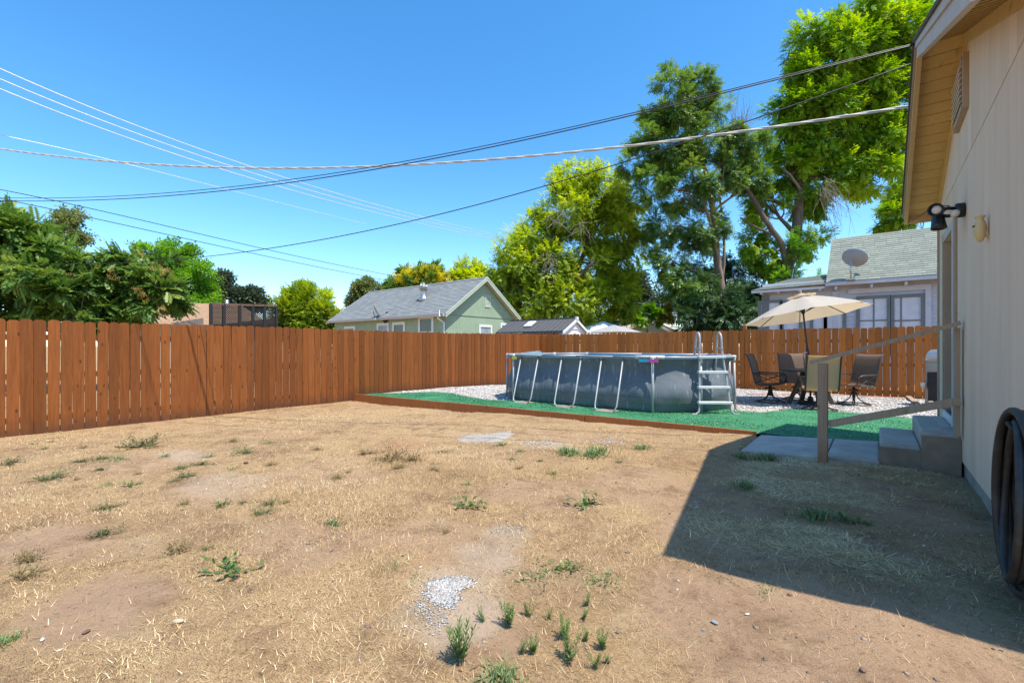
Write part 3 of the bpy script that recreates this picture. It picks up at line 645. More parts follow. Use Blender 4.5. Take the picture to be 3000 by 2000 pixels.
for i in range(2):
    for k in range(nn): Fs.append((i * nn + k, i * nn + (k + 1) % nn, (i + 1) * nn + (k + 1) % nn, (i + 1) * nn + k))
mb.add(V, Fs); part("vent_cap", mb, M_can, um, True)
mb = MB(); mb.lathe([(.005, .08), (.016, .06), (.012, .03), (.02, .0)], 8, c=U((0, 0, top + .045))); part("finial", mb, M_can, um, True)
for k in range(n8):
    a = a0 + 2 * math.pi * k / n8; c, s = math.cos(a), math.sin(a); mb = MB()
    mb.tube([U((r_ * c, r_ * s, top - .44 * (r_ / Rr) ** 1.25 - .014)) for r_ in (.04, .4, .8, 1.19)], .009, 6); rb = part("rib", mb, M_pole, um, True)
    mb = MB(); mb.tube([U((.03 * c, .03 * s, 1.98)), U((.52 * c, .52 * s, top - .44 * (.52 / Rr) ** 1.25 - .02))], .008, 6); part("strut", mb, M_pole, rb, True)
mb = MB(); mb.tube([PL(1.93), PL(2.03)], .036, 10); part("runner", mb, M_pole, um, True)
mb = MB(); mb.lathe([(.24, .0), (.25, .03), (.22, .055), (.06, .075), (.045, .16), (.026, .17)], 20); part("base", mb, M_pole, um, True)

# barbecue beyond the house corner
M_ss = paint("stainless", (.50, .48, .45), .32, .08, 6, .05, met=.8); M_blk = paint("black_enamel", (.02, .02, .021), .5, .1, 6, .05)
gr = thing("barbecue_grill", 'silver and black barbecue grill half hidden behind the corner of the beige house', 'grill', (1.27, 12.75, .17), R(-30))
mb = MB(); mb.box((-.36, -.25, .12), (.36, .25, .70)); part("cabinet", mb, M_blk, gr)
for s in (-1, 1):
    mb = MB(); mb.bar((s * .37, -.24, .05), (s * .37, -.20, .86), .05, .05); part("leg_post", mb, M_ss, gr)
    if s > 0: mb = MB(); mb.bbox((s * .60 - .20, -.27, .84), (s * .60 + .20, .25, .875), .006); part("side_shelf", mb, M_ss, gr)
    mb = MB(); mb.tube([(s * .40, .22, .09), (s * .44, .22, .09)], .09, 14); part("wheel", mb, M_blk, gr)
mb = MB(); mb.prism([(-.38, -.27, .72), (-.38, .26, .72), (-.38, .26, .9), (-.38, -.27, .9)], (.76, 0, 0)); part("firebox", mb, M_ss, gr)
mb = MB(); pr = [(-.385, -.27, .905)] + [(-.385, -.01 + .27 * math.cos(a), .905 + .27 * math.sin(a)) for a in np.linspace(math.pi * .95, 0, 9)]; mb.prism(pr, (.77, 0, 0)); part("hood", mb, M_ss, gr, False)
mb = MB(); mb.tube([(-.30, -.33, 1.0), (.30, -.33, 1.0)], .014, 8); mb.bar((-.28, -.33, 1.0), (-.28, -.24, 1.0), .02, .02); mb.bar((.28, -.33, 1.0), (.28, -.24, 1.0), .02, .02); part("hood_handle", mb, M_ss, gr)
mb = MB(); mb.lathe([(.03, .0), (.045, .10), (.05, .11)], 12, c=(-.40, -.31, .38)); part("grease_cup", mb, M_strapw, gr, True)
# bits by the far fence
mb = MB(); a = onP(2086, 914); b = onP(2114, 936); mb.bar((a[0], a[1], .20), (b[0], b[1], .19), .09, .04); tag(wpart("timber_offcut", mb, M_board), 'reddish timber plank lying on gravel near the back fence', 'plank')
P = [onP(x, y) for x, y in ((1720, 906), (1790, 909), (1850, 906), (1900, 910), (1960, 911), (2020, 914), (2060, 916), (2095, 917), (2108, 926), (2118, 938))]
mb = MB(); mb.tube([(p[0], p[1], .20) for p in P], .010, 6); tag(wpart("extension_cord", mb, paint("orange_cord", (.62, .20, .10), .5)), 'thin orange cord trailing across gravel along the back fence', 'cord')
# ---------------------------------------------------------------- beige house on the right
M_side = paint("beige_siding", (.78, .585, .415), .8, .07, 3, .4, scale=(1, 1, .12), dirt=(.62, .445, .295))
M_trim = paint("brown_trim", (.40, .285, .19), .7, .08, 5, .25)
M_soff = wood("tan_soffit", (.60, .38, .14), (.70, .47, .20), (.38, .22, .08), grain=(14, 14, 14), vari=.05)
M_fas = paint("pale_fascia", (.52, .46, .40), .7, .08, 4, .3)
M_fast = paint("tan_fascia", (.54, .36, .17), .7, .08, 4, .3)
M_found = paint("house_foundation", (.34, .285, .235), .9, .2, 4, .5)
M_shing = paint("roof_edge", (.10, .085, .07), .95, .25, 20, .8)
XW = .637; PKY = 5.65; PKZ = 4.25; SL = .42; YN = 2.60; YF = 8.12; WN = 2.92; WF = 7.93; XO = .30
hs_ = thing("house", 'beige siding house with gable roof and tan soffit at the right edge', 'house', (XW, 5.5, .17))
def roofz(y): return PKZ - SL * abs(y - PKY)
UND = .10
mb = MB(); mb.box((.70, WN, -.1), (8, WF, .335)); mb.box((XW + .018, WN + .02, -.1), (.70, WF - .02, .335)); wpart("foundation", mb, M_found, hs_)
DY0, DY1, DZ = 6.40, 7.30, 2.62
mb = MB(); zt = roofz(WF) - UND - .02
for ya, yb in ((WN, DY0), (DY1, WF)): mb.box((XW + .022, ya, .335), (XW + .12, yb, zt))
mb.box((XW + .022, DY0, DZ), (XW + .12, DY1, zt)); mb.box((XW + .5, WN + .3, .335), (8, WF - .3, zt))
mb.prism([(XW + .022, WN, zt + .001), (XW + .022, WF, zt + .001), (XW + .022, PKY + .02, PKZ - UND - .03)], (.10, 0, 0))
mb.box((XW + .13, WN, .335), (8, WN + .1, zt)); mb.box((XW + .13, WF - .1, .335), (8, WF, zt)); wpart("wall_frame", mb, M_side, hs_)
bw_ = .2032; y = WF
while y > WN + .02:
    ya = max(y - bw_, WN); y0, y1 = ya + .0014, y - .0014
    zl_ = .325
    if y1 > DY0 and y0 < DY1: zl_ = DZ
    def col_(za, zb0, zb1):
        m = MB(); m.prism([(XW, y0, za), (XW, y1, za), (XW, y1, zb1), (XW, y0, zb0)], (.020, 0, 0)); wpart("siding_board", m, M_side, hs_)
    lo = roofz(y0) - UND - .012; hi = roofz(y1) - UND - .012; seam = 3.095
    if min(lo, hi) > seam + .05: col_(zl_, seam - .005, seam - .005); col_(seam + .005, lo, hi)
    else: col_(zl_, lo, hi)
    y = ya
# roof slabs, soffit boards, fascia
def along(y, dz=0): return roofz(y) + dz
for sgn, ye in ((-1, YN), (1, YF)):
    mb = MB(); z0, z1 = roofz(PKY), roofz(ye)
    mb.prism([(XO - .03, PKY, z0 + .02), (XO - .03, ye + sgn * .03, z1 + .02 - .012), (XO - .03, ye + sgn * .03, z1 - .015), (XO - .03, PKY, z0 - .015)], (8.3, 0, 0)); wpart("roof_slope", mb, M_shing, hs_)
    L = math.hypot(ye - PKY, z1 - z0); nb = int(L / .145)
    for k in range(nb):
        ua, ub = k / nb, (k + 1) / nb; ya = PKY + (ye - PKY) * ua; yb = PKY + (ye - PKY) * ub; g = .009 * sgn
        m = MB(); m.prism([(XO + .04, ya + g, roofz(ya) - .05), (XO + .04, yb - g, roofz(yb) - .05), (XO + .04, yb - g, roofz(yb) - .068), (XO + .04, ya + g, roofz(ya) - .068)], (XW - XO - .045, 0, 0)); wpart("soffit_board", m, M_soff, hs_)
    m = MB(); m.prism([(XO + .04, PKY, z0 - .025), (XO + .04, ye, z1 - .025), (XO + .04, ye, z1 - .045), (XO + .04, PKY, z0 - .045)], (7.9, 0, 0)); wpart("roof_deck", m, M_shing, hs_)
    m = MB(); m.prism([(XO, PKY, z0 - .016), (XO, ye, z1 - .016), (XO, ye, z1 - .165), (XO, PKY, z0 - .165)], (.038, 0, 0)); wpart("rake_board", m, M_fas if sgn < 0 else M_fast, hs_)
    m = MB(); m.prism([(XO - .014, PKY, z0 + .0), (XO - .014, ye, z1 + .0), (XO - .014, ye, z1 - .065), (XO - .014, PKY, z0 - .065)], (.0125, 0, 0)); wpart("rake_trim", m, M_fas if sgn < 0 else M_trim, hs_)
    m = MB(); m.box((XO + .045, ye - .02 if sgn > 0 else ye, z1 - .165), (8.2, ye if sgn > 0 else ye + .02, z1 - .02)); wpart("eave_board", m, M_fast, hs_)
    # trim where the wall meets the soffit
    yw = WN if sgn < 0 else WF
    m = MB(); m.prism([(XW - .022, PKY, z0 - .07), (XW - .022, yw, roofz(yw) - .07), (XW - .022, yw, roofz(yw) - .165), (XW - .022, PKY, z0 - .165)], (.021, 0, 0)); wpart("frieze_board", m, M_soff, hs_)
m = MB(); m.box((XW - .022, WF - .012, .32), (XW + .10, WF + .018, roofz(WF) - .17)); wpart("corner_board", m, M_trim, hs_)
# gable vent
m = MB(); ya, yb, za, zb = 5.58, 6.22, 3.50, 3.98; fr = .06
m.box((XW - .038, ya, za), (XW - .001, ya + fr, zb)); m.box((XW - .038, yb - fr, za), (XW - .001, yb, zb)); m.box((XW - .044, ya + fr, za), (XW - .001, yb - fr, za + fr)); m.box((XW - .044, ya + fr, zb - fr), (XW - .001, yb - fr, zb)); vf = wpart("gable_vent", m, M_trim, hs_)
m = MB(); m.box((XW - .003, ya + fr, za + fr), (XW - .001, yb - fr, zb - fr)); wpart("vent_screen", m, M_blk, vf)
for k in range(7):
    z = za + fr + .012 + k * .052; m = MB(); m.prism([(XW - .058, ya + fr, z), (XW - .006, ya + fr, z + .040), (XW - .004, ya + fr, z + .032), (XW - .056, ya + fr, z - .008)], (0, yb - ya - 2 * fr, 0)); wpart("vent_slat", m, M_side, vf)
# door: casing, frame, leaf
M_door = paint("white_door", (.62, .65, .70), .45, .05, 4, .05)
m = MB(); m.box((XW - .022, DY0 - .09, .57), (XW - .0005, DY0 + .0, DZ + .09)); wpart("door_casing", m, M_trim, hs_)
m = MB(); m.box((XW - .022, DY1, .57), (XW - .0005, DY1 + .09, DZ + .09)); wpart("door_casing", m, M_trim, hs_)
m = MB(); m.box((XW - .022, DY0 + .001, DZ), (XW - .0005, DY1 - .001, DZ + .09)); wpart("door_casing", m, M_fas, hs_)
m = MB(); m.box((XW - .006, DY1 - .035, .585), (XW + .11, DY1 - .001, DZ - .001)); wpart("door_jamb", m, M_trim, hs_)
m = MB(); m.box((XW - .03, DY0 + .004, .59), (XW - .003, DY0 + .045, DZ - .004)); m.box((XW - .03, DY0 + .045, .60), (XW - .012, DY1 - .05, .68)); sd_ = wpart("screen_door_frame", m, M_door, hs_)
m = MB(); m.bbox((XW + .05, DY0 + .005, .60), (XW + .09, DY1 - .04, DZ - .01), .004); dl_ = wpart("door", m, M_trim, hs_)
m = MB(); m.lathe([(.01, 0), (.012, .03), (.03, .04), (.032, .06), (.02, .075)], 12, c=(XW + .05, DY0 + .10, 1.55), M=Matrix.Rotation(R(-90), 3, 'Y')); wpart("door_knob", m, M_ss, dl_, True)
# handrail
M_rail = wood("brown_rail", (.36, .26, .18), (.46, .34, .24), (.18, .13, .09), vari=.05, knotamt=.4)
M_post = wood("old_post", (.30, .19, .125), (.44, .31, .21), (.10, .05, .03), vari=.05, foot=(.25, .10, .04))
hr = thing("handrail", 'weathered brown wooden handrail with square post beside the concrete steps', 'handrail', (-.44, 5.87, .15))
PX, PY = -.44, 5.87
m = MB(); m.bbox((PX - .045, PY - .045, .0), (PX + .045, PY + .045, 1.225), .006); wpart("post", m, M_post, hr)
m = MB(); m.bar((PX - .115, PY, 1.232), (XW - .026, PY, 1.625), .088, .040); wpart("top_rail", m, M_rail, hr)
m = MB(); m.bar((PX + .046, PY, .585), (XW - .024, PY, .905), .038, .072); wpart("lower_rail", m, M_rail, hr)
m = MB(); m.box((XW - .060, PY + .022, .57), (XW - .022, PY + .112, 1.58)); wpart("wall_post", m, M_trim, hr)
# floodlight
fl = thing("floodlight", 'black twin-head motion floodlight on the beige wall above the steps', 'lamp', (XW, 5.80, 2.65))
M_blkp = paint("black_plastic", (.018, .018, .020), .38, .1, 10, .05); M_lens, tl_, bl_ = newmat("lamp_lens"); bl_.inputs['Base Color'].default_value = (.72, .66, .60, 1); bl_.inputs['Roughness'].default_value = .25
rx = Matrix.Rotation(R(-90), 3, 'Y')
m = MB(); m.lathe([(.055, .0), (.066, .01), (.066, .06), (.055, .07), (.02, .072)], 20, c=(0, 0, 0), M=rx); part("mount", m, M_blkp, fl, True)
def head(name, base, d, L):
    d = Vector(d).normalized(); M = d.to_track_quat('Z', 'Y').to_matrix()
    m = MB(); m.lathe([(.012, -.02), (.04, -.01), (.046, .03), (.055, L * .75), (.060, L), (.052, L), (.046, L - .03)], 18, c=base, M=M, cap=False); h = part(name, m, M_blkp, fl, True)
    m = MB(); m.lathe([(.046, L - .032), (.03, L - .022), (.004, L - .016)], 18, c=base, M=M); part("lens", m, M_lens, h, True)
m = MB(); m.tube([(-.06, -.01, .02), (-.12, -.02, .03), (-.17, -.03, .015)], .016, 8); m.tube([(-.06, .01, -.02), (-.11, .02, -.035), (-.15, .04, -.02)], .016, 8); part("arm", m, M_blkp, fl, True)
head("lamp_head", (-.17, -.01, .025), (-.35, -.92, -.12), .11); head("lamp_head", (-.18, .05, .0), (.05, -.12, -.95), .14)
m = MB(); m.lathe([(.03, .0), (.034, .03), (.022, .045), (.004, .05)], 14, c=(-.075, -.05, -.045), M=Matrix.Rotation(R(60), 3, 'X')); part("motion_sensor", m, M_lens, fl, True)
# vase-shaped wall ornament
M_vase = paint("cream_ceramic", (.62, .47, .22), .45, .08, 5, .1)
vs_ = thing("wall_ornament", 'cream vase-shaped ornament with a small dark hole hung on the beige wall', 'ornament', (XW - .045, 4.70, 2.165))
m = MB(); m.lathe([(.006, .0), (.022, .010), (.040, .055), (.045, .10), (.036, .145), (.022, .165), (.036, .180), (.040, .186), (.03, .186)], 20, M=Matrix.Diagonal((.8, 1, 1))); part("body", m, M_vase, vs_, True)
m = MB(); m.lathe([(.006, 0), (.006, .012)], 10, c=(-.030, -.016, .118), M=Matrix.Rotation(R(-115), 3, 'Y') @ Matrix.Rotation(R(20), 3, 'X')); part("hole", m, M_blk, vs_)
m = MB(); m.box((.030, -.01, .03), (.0445, .01, .05)); part("bracket", m, M_vase, vs_)
# coiled hose
M_hose = paint("black_hose", (.026, .022, .019), .5, .4, 14, .5, dirt=(.10, .075, .055))
hc = thing("hose_coil", 'thick black hose hanging in a coil on the beige wall at the right edge', 'hose', (XW - .09, 3.10, .3))
r = random.Random(4)
for k in range(8):
    P = []; ry = .295 + r.uniform(-.05, .025); rz_ = .40 + r.uniform(-.05, .02); cx_ = -.055 + k * .013; cz = .40 - (.42 - rz_) * r.uniform(-.6, .9); ph = r.uniform(0, 6); off = r.uniform(-.02, .02)
    for a in np.linspace(0, 2 * math.pi, 44, endpoint=False):
        P.append((cx_ + .025 * math.sin(a + ph), off + ry * math.cos(a) * (1 - .10 * math.sin(a) + .04 * math.sin(2 * a + ph)), cz + rz_ * math.sin(a)))
    m = MB(); m.tube(P, .0165 + .002 * (k % 2), 10, closed=True); part("hose_loop", m, M_hose, hc, True)
m = MB(); m.tube([(.09, -.02, .74), (.0, -.02, .73), (-.05, -.02, .72), (-.07, -.02, .76)], .010, 8); part("hook", m, M_blk, hc, True)
# cable loop hanging under the soffit
p_ = atX(2120, 489, .42); m = MB(); m.tube([(.36, 7.55, 2.985), (.42, 7.3, 2.97), (.50, 6.8, 2.95), (.58, 6.4, 2.84), (.615, 6.05, 2.68)], .006, 6); tag(wpart("lamp_cable", m, M_blk), 'thin black cable sagging under the tan soffit to the floodlight', 'cable')
# ---------------------------------------------------------------- neighbouring buildings
def shingle_mat(name, c, c2):
    m, t, b = newmat(name); v = vec(t, (1, 1, 1), True)
    br = N(t, "ShaderNodeTexBrick"); br.inputs['Scale'].default_value = 1; br.inputs['Brick Width'].default_value = .33; br.inputs['Row Height'].default_value = 4; br.inputs['Mortar Size'].default_value = .006; br.inputs['Bias'].default_value = 0
    br.inputs['Color1'].default_value = c4(c); br.inputs['Color2'].default_value = c4(c2); br.inputs['Mortar'].default_value = c4(tuple(x * .45 for x in c)); t.links.new(v, br.inputs['Vector'])
    n = noise(t, v, 14, 5, .7); o = mix(t, br.outputs['Color'], tuple(x * .55 for x in c), ramp(t, n, [(.5, 0), (.75, .7)])); t.links.new(o, b.inputs['Base Color']); b.inputs['Roughness'].default_value = .95; bump(t, b, n, .5, .01); return m
def sidemat(name, c, per=.2, axis='X'):
    m, t, b = newmat(name); v = vec(t, (1, 1, 1), False); n = noise(t, v, 2.5, 5, .6); o = ramp(t, n, [(.3, tuple(x * .9 for x in c)), (.7, tuple(min(1, x * 1.08) for x in c))])
    sx = N(t, "ShaderNodeSeparateXYZ"); t.links.new(v, sx.inputs[0]); md = N(t, "ShaderNodeMath", operation='PINGPONG'); md.inputs[1].default_value = per / 2; t.links.new(sx.outputs[axis], md.inputs[0])
    ln = ramp(t, md.outputs[0], [(.0, 1), (.012, 0)]); o = mix(t, o, tuple(x * .6 for x in c), mix(t, (0, 0, 0), ln, .55)); t.links.new(o, b.inputs['Base Color']); b.inputs['Roughness'].default_value = .75; return m
M_white = paint("white_trim", (.72, .72, .70), .55, .06, 4, .1)
M_glass, tg, bgl = newmat("window_glass"); bgl.inputs['Base Color'].default_value = (.05, .07, .08, 1); bgl.inputs['Roughness'].default_value = .08
M_blind = paint("blind", (.30, .36, .38), .6, .2, 3, .1)
def slope_courses(parent, name, e0, e1, r0, r1, mat, exp=.145):
    # e0,e1 eave ends, r0,r1 ridge ends; each course is one overlapping strip
    e0, e1, r0, r1 = map(Vector, (e0, e1, r0, r1)); L = (r0 - e0).length; n = int(L / exp); nrm = (e1 - e0).cross(r0 - e0).normalized()
    if nrm.z < 0: nrm = -nrm
    for k in range(n):
        u0, u1 = k / n, min(1, (k + 1.35) / n); a = e0.lerp(r0, u0); b = e1.lerp(r1, u0); c = e1.lerp(r1, u1); d = e0.lerp(r0, u1)
        m = MB(); h0 = nrm * .022; h1 = nrm * .004; m.add([a, b, c, d, a + h0, b + h0, c + h1, d + h1], [(3, 2, 1, 0), (4, 5, 6, 7), (0, 1, 5, 4), (1, 2, 6, 5), (2, 3, 7, 6), (3, 0, 4, 7)])
        # local frame for the tabs: x along the eave
        o = wpart(name, m, mat, parent)
def window(parent, plane, u0, u1, z0, z1, pos, out, fr=.10, bars=(), sash=None, frm=None, glass=None, depth=.04):
    # plane 'X' : wall facing +-X at X=pos (u=Y); plane 'Y': wall facing +-Y at Y=pos (u=X); out = +1/-1 outward
    def B(m, a0, a1, b0, b1, d0, d1):
        lo, hi = sorted((pos + out * d0, pos + out * d1))
        if plane == 'X': m.box((lo, a0, b0), (hi, a1, b1))
        else: m.box((a0, lo, b0), (a1, hi, b1))
    m = MB(); B(m, u0 - fr, u0, z0 - fr, z1 + fr, .002, depth); B(m, u1, u1 + fr, z0 - fr, z1 + fr, .002, depth); B(m, u0, u1, z1, z1 + fr, .002, depth - .002); B(m, u0, u1, z0 - fr, z0, .002, depth - .002)
    w_ = wpart("window", m, frm or M_white, parent)
    m = MB(); B(m, u0, u1, z0, z1, .004, .008); wpart("pane", m, glass or M_glass, w_)
    for kind, p in bars:
        m = MB()
        if kind == 'v': B(m, p - .02, p + .02, z0, z1, .008, .022)
        else: B(m, u0, u1, p - .02, p + .02, .0085, .0225)
        wpart("glazing_bar", m, sash or M_white, w_)
    return w_
# --- green house
M_green = sidemat("green_siding", (.30, .385, .265), .2, 'Y'); M_greenx = sidemat("green_siding_front", (.30, .385, .265), .2, 'X')
M_sh1 = shingle_mat("grey_shingle", (.245, .262, .258), (.175, .19, .19)); M_gut = paint("gutter_paint", (.50, .44, .42), .5, .05, 4, .05); M_pgreen = paint("pale_green_trim", (.48, .53, .42), .6, .08, 4, .1)
gh = thing("green_house", 'small sage green house with grey shingle gable roof beyond the left fence', 'house', (-20, 16.9, 0))
ex0, ex1, ey0, ey1, ez, ry_, rz2 = -25.1, -15.1, 14.1, 19.7, 2.88, 16.9, 4.83; wx0, wx1, wy0, wy1 = -24.9, -15.42, 14.42, 19.4
def rz_at(y): return rz2 - abs(y - ry_) * (rz2 - ez) / (ry_ - ey0)
m = MB(); m.box((wx0, wy0, -.1), (wx1 - .02, wy1, rz_at(wy0) - .12)); wpart("wall", m, M_greenx, gh)
m = MB(); zz_ = rz_at(wy0) - .12
m.prism([(wx1 - .018, wy0, -.1), (wx1 - .018, wy1, -.1), (wx1 - .018, wy1, 2.86), (wx1 - .018, wy0, 2.86)], (.018, 0, 0)); wpart("lower_gable_wall", m, M_green, gh)
m = MB(); m.prism([(wx1 - .018, wy0, 2.875), (wx1 - .018, wy1, 2.875), (wx1 - .018, wy1, rz_at(wy1) - .12), (wx1 - .018, ry_, rz2 - .12), (wx1 - .018, wy0, rz_at(wy0) - .12)], (.045, 0, 0)); wpart("upper_gable_wall", m, M_green, gh)
m = MB(); m.prism([(wx0, wy0, zz_), (wx0, wy1, zz_), (wx0, ry_, rz2 - .12)], (.05, 0, 0)); wpart("far_gable_wall", m, M_green, gh)
for ye in (ey0, ey1):
    m = MB(); sg = 1 if ye > ry_ else -1; m.prism([(ex0, ry_, rz2 - .01), (ex0, ye, ez - .01), (ex0, ye, ez - .07), (ex0, ry_, rz2 - .07)], (ex1 - ex0 - .005, 0, 0)); wpart("roof_deck", m, M_pgreen, gh)
    for xx in (ex1, ex0 - .03):
        m = MB(); m.prism([(xx, ry_, rz2 + .02), (xx, ye, ez + .02), (xx, ye, ez - .17), (xx, ry_, rz2 - .17)], (.03, 0, 0)); wpart("rake_board", m, M_pgreen, gh)
    m = MB(); m.prism([(ex1 + .03, ry_, rz2 + .035), (ex1 + .03, ye, ez + .035), (ex1 + .03, ye, ez - .04), (ex1 + .03, ry_, rz2 - .04)], (.02, 0, 0)); wpart("rake_trim", m, M_pgreen, gh)
    m = MB(); m.prism([(ex0, ye, ez + .0), (ex0, ye + sg * .11, ez + .0), (ex0, ye + sg * .09, ez - .12), (ex0, ye, ez - .12)], (ex1 - ex0 - .05, 0, 0)); wpart("gutter", m, M_gut, gh)
    m = MB(); x_ = ex1 - .42; y_ = wy0 - .05 if sg < 0 else wy1 + .05; m.tube([(x_, ye + sg * .05, ez - .11), (x_, ye + sg * .05, ez - .2), (x_ + .05, y_, ez - .4), (x_ + .05, y_, 0)], .045, 8); wpart("downspout", m, M_white, gh)
slope_courses(gh, "shingle_course", (ex0, ey0, ez), (ex1, ey0, ez), (ex0, ry_, rz2), (ex1, ry_, rz2), M_sh1); slope_courses(gh, "shingle_course", (ex0, ey1, ez), (ex1, ey1, ez), (ex0, ry_, rz2), (ex1, ry_, rz2), M_sh1, .4)
m = MB(); m.prism([(ex0, ry_ - .12, rz2 - .04), (ex0, ry_, rz2 + .04), (ex0, ry_ + .12, rz2 - .04)], (ex1 - ex0, 0, 0)); wpart("ridge_cap", m, M_sh1, gh)
def yx(px, X): return float(atX(px, HY, X)[1])
def xy(px, Y): return float(atY(px, HY, Y)[0])
# gable vent and windows on the gable side
def zX(px, py, X): return float(atX(px, py, X)[2])
def zY(px, py, Y): return float(atY(px, py, Y)[2])
gX = wx1 + .027
ya, yb = yx(1115, gX), yx(1125, gX); za, zb = zX(1120, 704, gX), zX(1120, 680, gX)
m = MB(); m.box((gX, ya - .04, za - .04), (gX + .03, ya, zb + .04)); m.box((gX, yb, za - .04), (gX + .03, yb + .04, zb + .04)); m.box((gX, ya, za - .04), (gX + .029, yb, za)); m.box((gX, ya, zb), (gX + .029, yb, zb + .04)); gv = wpart("gable_vent", m, M_pgreen, gh)
m = MB(); m.box((gX + .001, ya, za), (gX + .004, yb, zb)); wpart("vent_screen", m, M_blk, gv)
for k in range(8):
    z = za + (zb - za) * (k + .2) / 8; m = MB(); m.prism([(gX + .028, ya, z), (gX + .008, ya, z + .045), (gX + .004, ya, z + .035), (gX + .024, ya, z - .01)], (0, yb - ya, 0)); wpart("vent_slat", m, M_pgreen, gv)
window(gh, 'X', yx(1103, wx1), yx(1126, wx1), 1.1, zX(1110, 751, wx1), wx1, 1, .12, bars=(('h', 1.75),), glass=M_blind)
window(gh, 'X', yx(1152, wx1), yx(1166, wx1), 1.1, zX(1155, 747, wx1), wx1, 1, .12, glass=M_blind)
wy = wy0
for (pa, pb, pt, full) in ((795, 813, 755, 0), (870, 890, 748, 0), (912, 926, 0, 0), (966, 992, 733, 1)):
    if pt == 0: continue
    xa, xb = xy(pa, wy), xy(pb, wy); zt_ = zY(pa, pt, wy); window(gh, 'Y', xa, xb, zt_ - (1.5 if full else .9), zt_, wy, -1, .14, bars=(('h', zt_ - .62),) if full else (), glass=M_blind if not full else None)
xa, xb = xy(906, wy), xy(927, wy); zt_ = zY(910, 746, wy); window(gh, 'Y', xa, xb, zt_ - .9, zt_, wy, -1, .14)
m = MB(); c = (xy(884, wy) + .2, wy - .07, 2.62); m.lathe([(.10, .05), (.12, .0), (.06, -.06), (.02, -.10)], 12, c=(xy(886, wy) + .1, wy - .12, 2.70)); wpart("porch_lamp", m, M_blk, gh, True)
# turbine vent on the roof
def onroof(px, py):  # front slope of the green house
    d = ray(px, py); k = (rz2 - ez) / (ry_ - ey0); D = (ez - CAMZ - k * ey0) / (d[2] - k * d[1]); p = d * D; p[2] += CAMZ; return p
p = onroof(973, 687); m = MB(); m.lathe([(.26, -.1), (.24, .06), (.16, .12), (.15, .42), (.17, .44)], 18, c=p); tv = wpart("turbine_vent", m, M_ss, gh, True)
m = MB()
for k in range(18):
    a = 2 * math.pi * k / 18; pts = []
    for u in np.linspace(0, 1, 6): rr = .13 + .10 * math.sin(math.pi * u); b = a + .35 * u; pts.append((p[0] + rr * math.cos(b), p[1] + rr * math.sin(b), p[2] + .45 + .30 * u))
    m.tube(pts, .022, 5)
m.lathe([(.14, .74), (.10, .79), (.01, .81)], 16, c=p); m.lathe([(.11, .44), (.15, .6), (.11, .74)], 14, c=p); wpart("turbine_head", m, M_ss, tv, True)
p = onroof(1009, 726); m = MB(); m.lathe([(.12, 0), (.10, .02), (.035, .05), (.03, .28)], 10, c=p); wpart("pipe_vent", m, M_ss, gh, True)
def dish(label, foot, mast_top, facing, rw, rh, cat='satellite dish'):
    t = thing("satellite_dish", label, cat, foot); f = Vector(foot); mt_ = Vector(mast_top)
    m = MB(); m.tube([f, f + Vector((mt_.x - f.x, mt_.y - f.y, .12)) * .6, mt_], .026, 8); wpart("mast", m, M_ss, t, True)
    d = Vector(facing).normalized(); q = d.to_track_quat('Z', 'Y').to_matrix(); c = mt_ + d * .1
    m = MB(); V = []; n = 28; m2 = 6
    for side in (0, 1):
        for i in range(m2 + 1):
            for k in range(n):
                a = 2 * math.pi * k / n; u = i / m2; V.append(c + q @ Vector((rw * u * math.cos(a), rh * u * math.sin(a), .11 * u * u - .012 * side)))
    Fs = []; o = (m2 + 1) * n
    for i in range(m2):
        for k in range(n):
            a, b, c2, d2 = i * n + k, i * n + (k + 1) % n, (i + 1) * n + (k + 1) % n, (i + 1) * n + k; Fs.append((a, b, c2, d2)); Fs.append((o + d2, o + c2, o + b, o + a))
    for k in range(n): Fs.append((m2 * n + k, m2 * n + (k + 1) % n, o + m2 * n + (k + 1) % n, o + m2 * n + k))
    m.add(V, Fs); wpart("reflector", m, M_dish, t, True)
    tip = c + q @ Vector((0, -rh * .75, .55)); m = MB(); m.tube([c + q @ Vector((0, -rh * .95, .06)), tip], .015, 6); arm = wpart("feed_arm", m, M_ss, t, True)
    m = MB(); m.tube([tip - q @ Vector((.1, 0, .0)), tip + q @ Vector((.1, 0, 0))], .04, 8); m.tube([tip, tip - d * .12], .035, 8); wpart("feed_horn", m, M_dish, t, True)
    m = MB(); m.box(tuple(f - Vector((.12, .08, .02))), tuple(f + Vector((.12, .08, .02)))); wpart("foot_plate", m, M_ss, t)
    return t
M_dish = paint("dish_grey", (.30, .31, .32), .5, .06, 3, .05)
f = onroof(866, 733); dish('small grey satellite dish on the eave of the green house', (f[0], f[1] - .05, f[2]), (f[0] - .25, f[1] - .05, f[2] + .42), (.60, .72, .42), .30, .38)
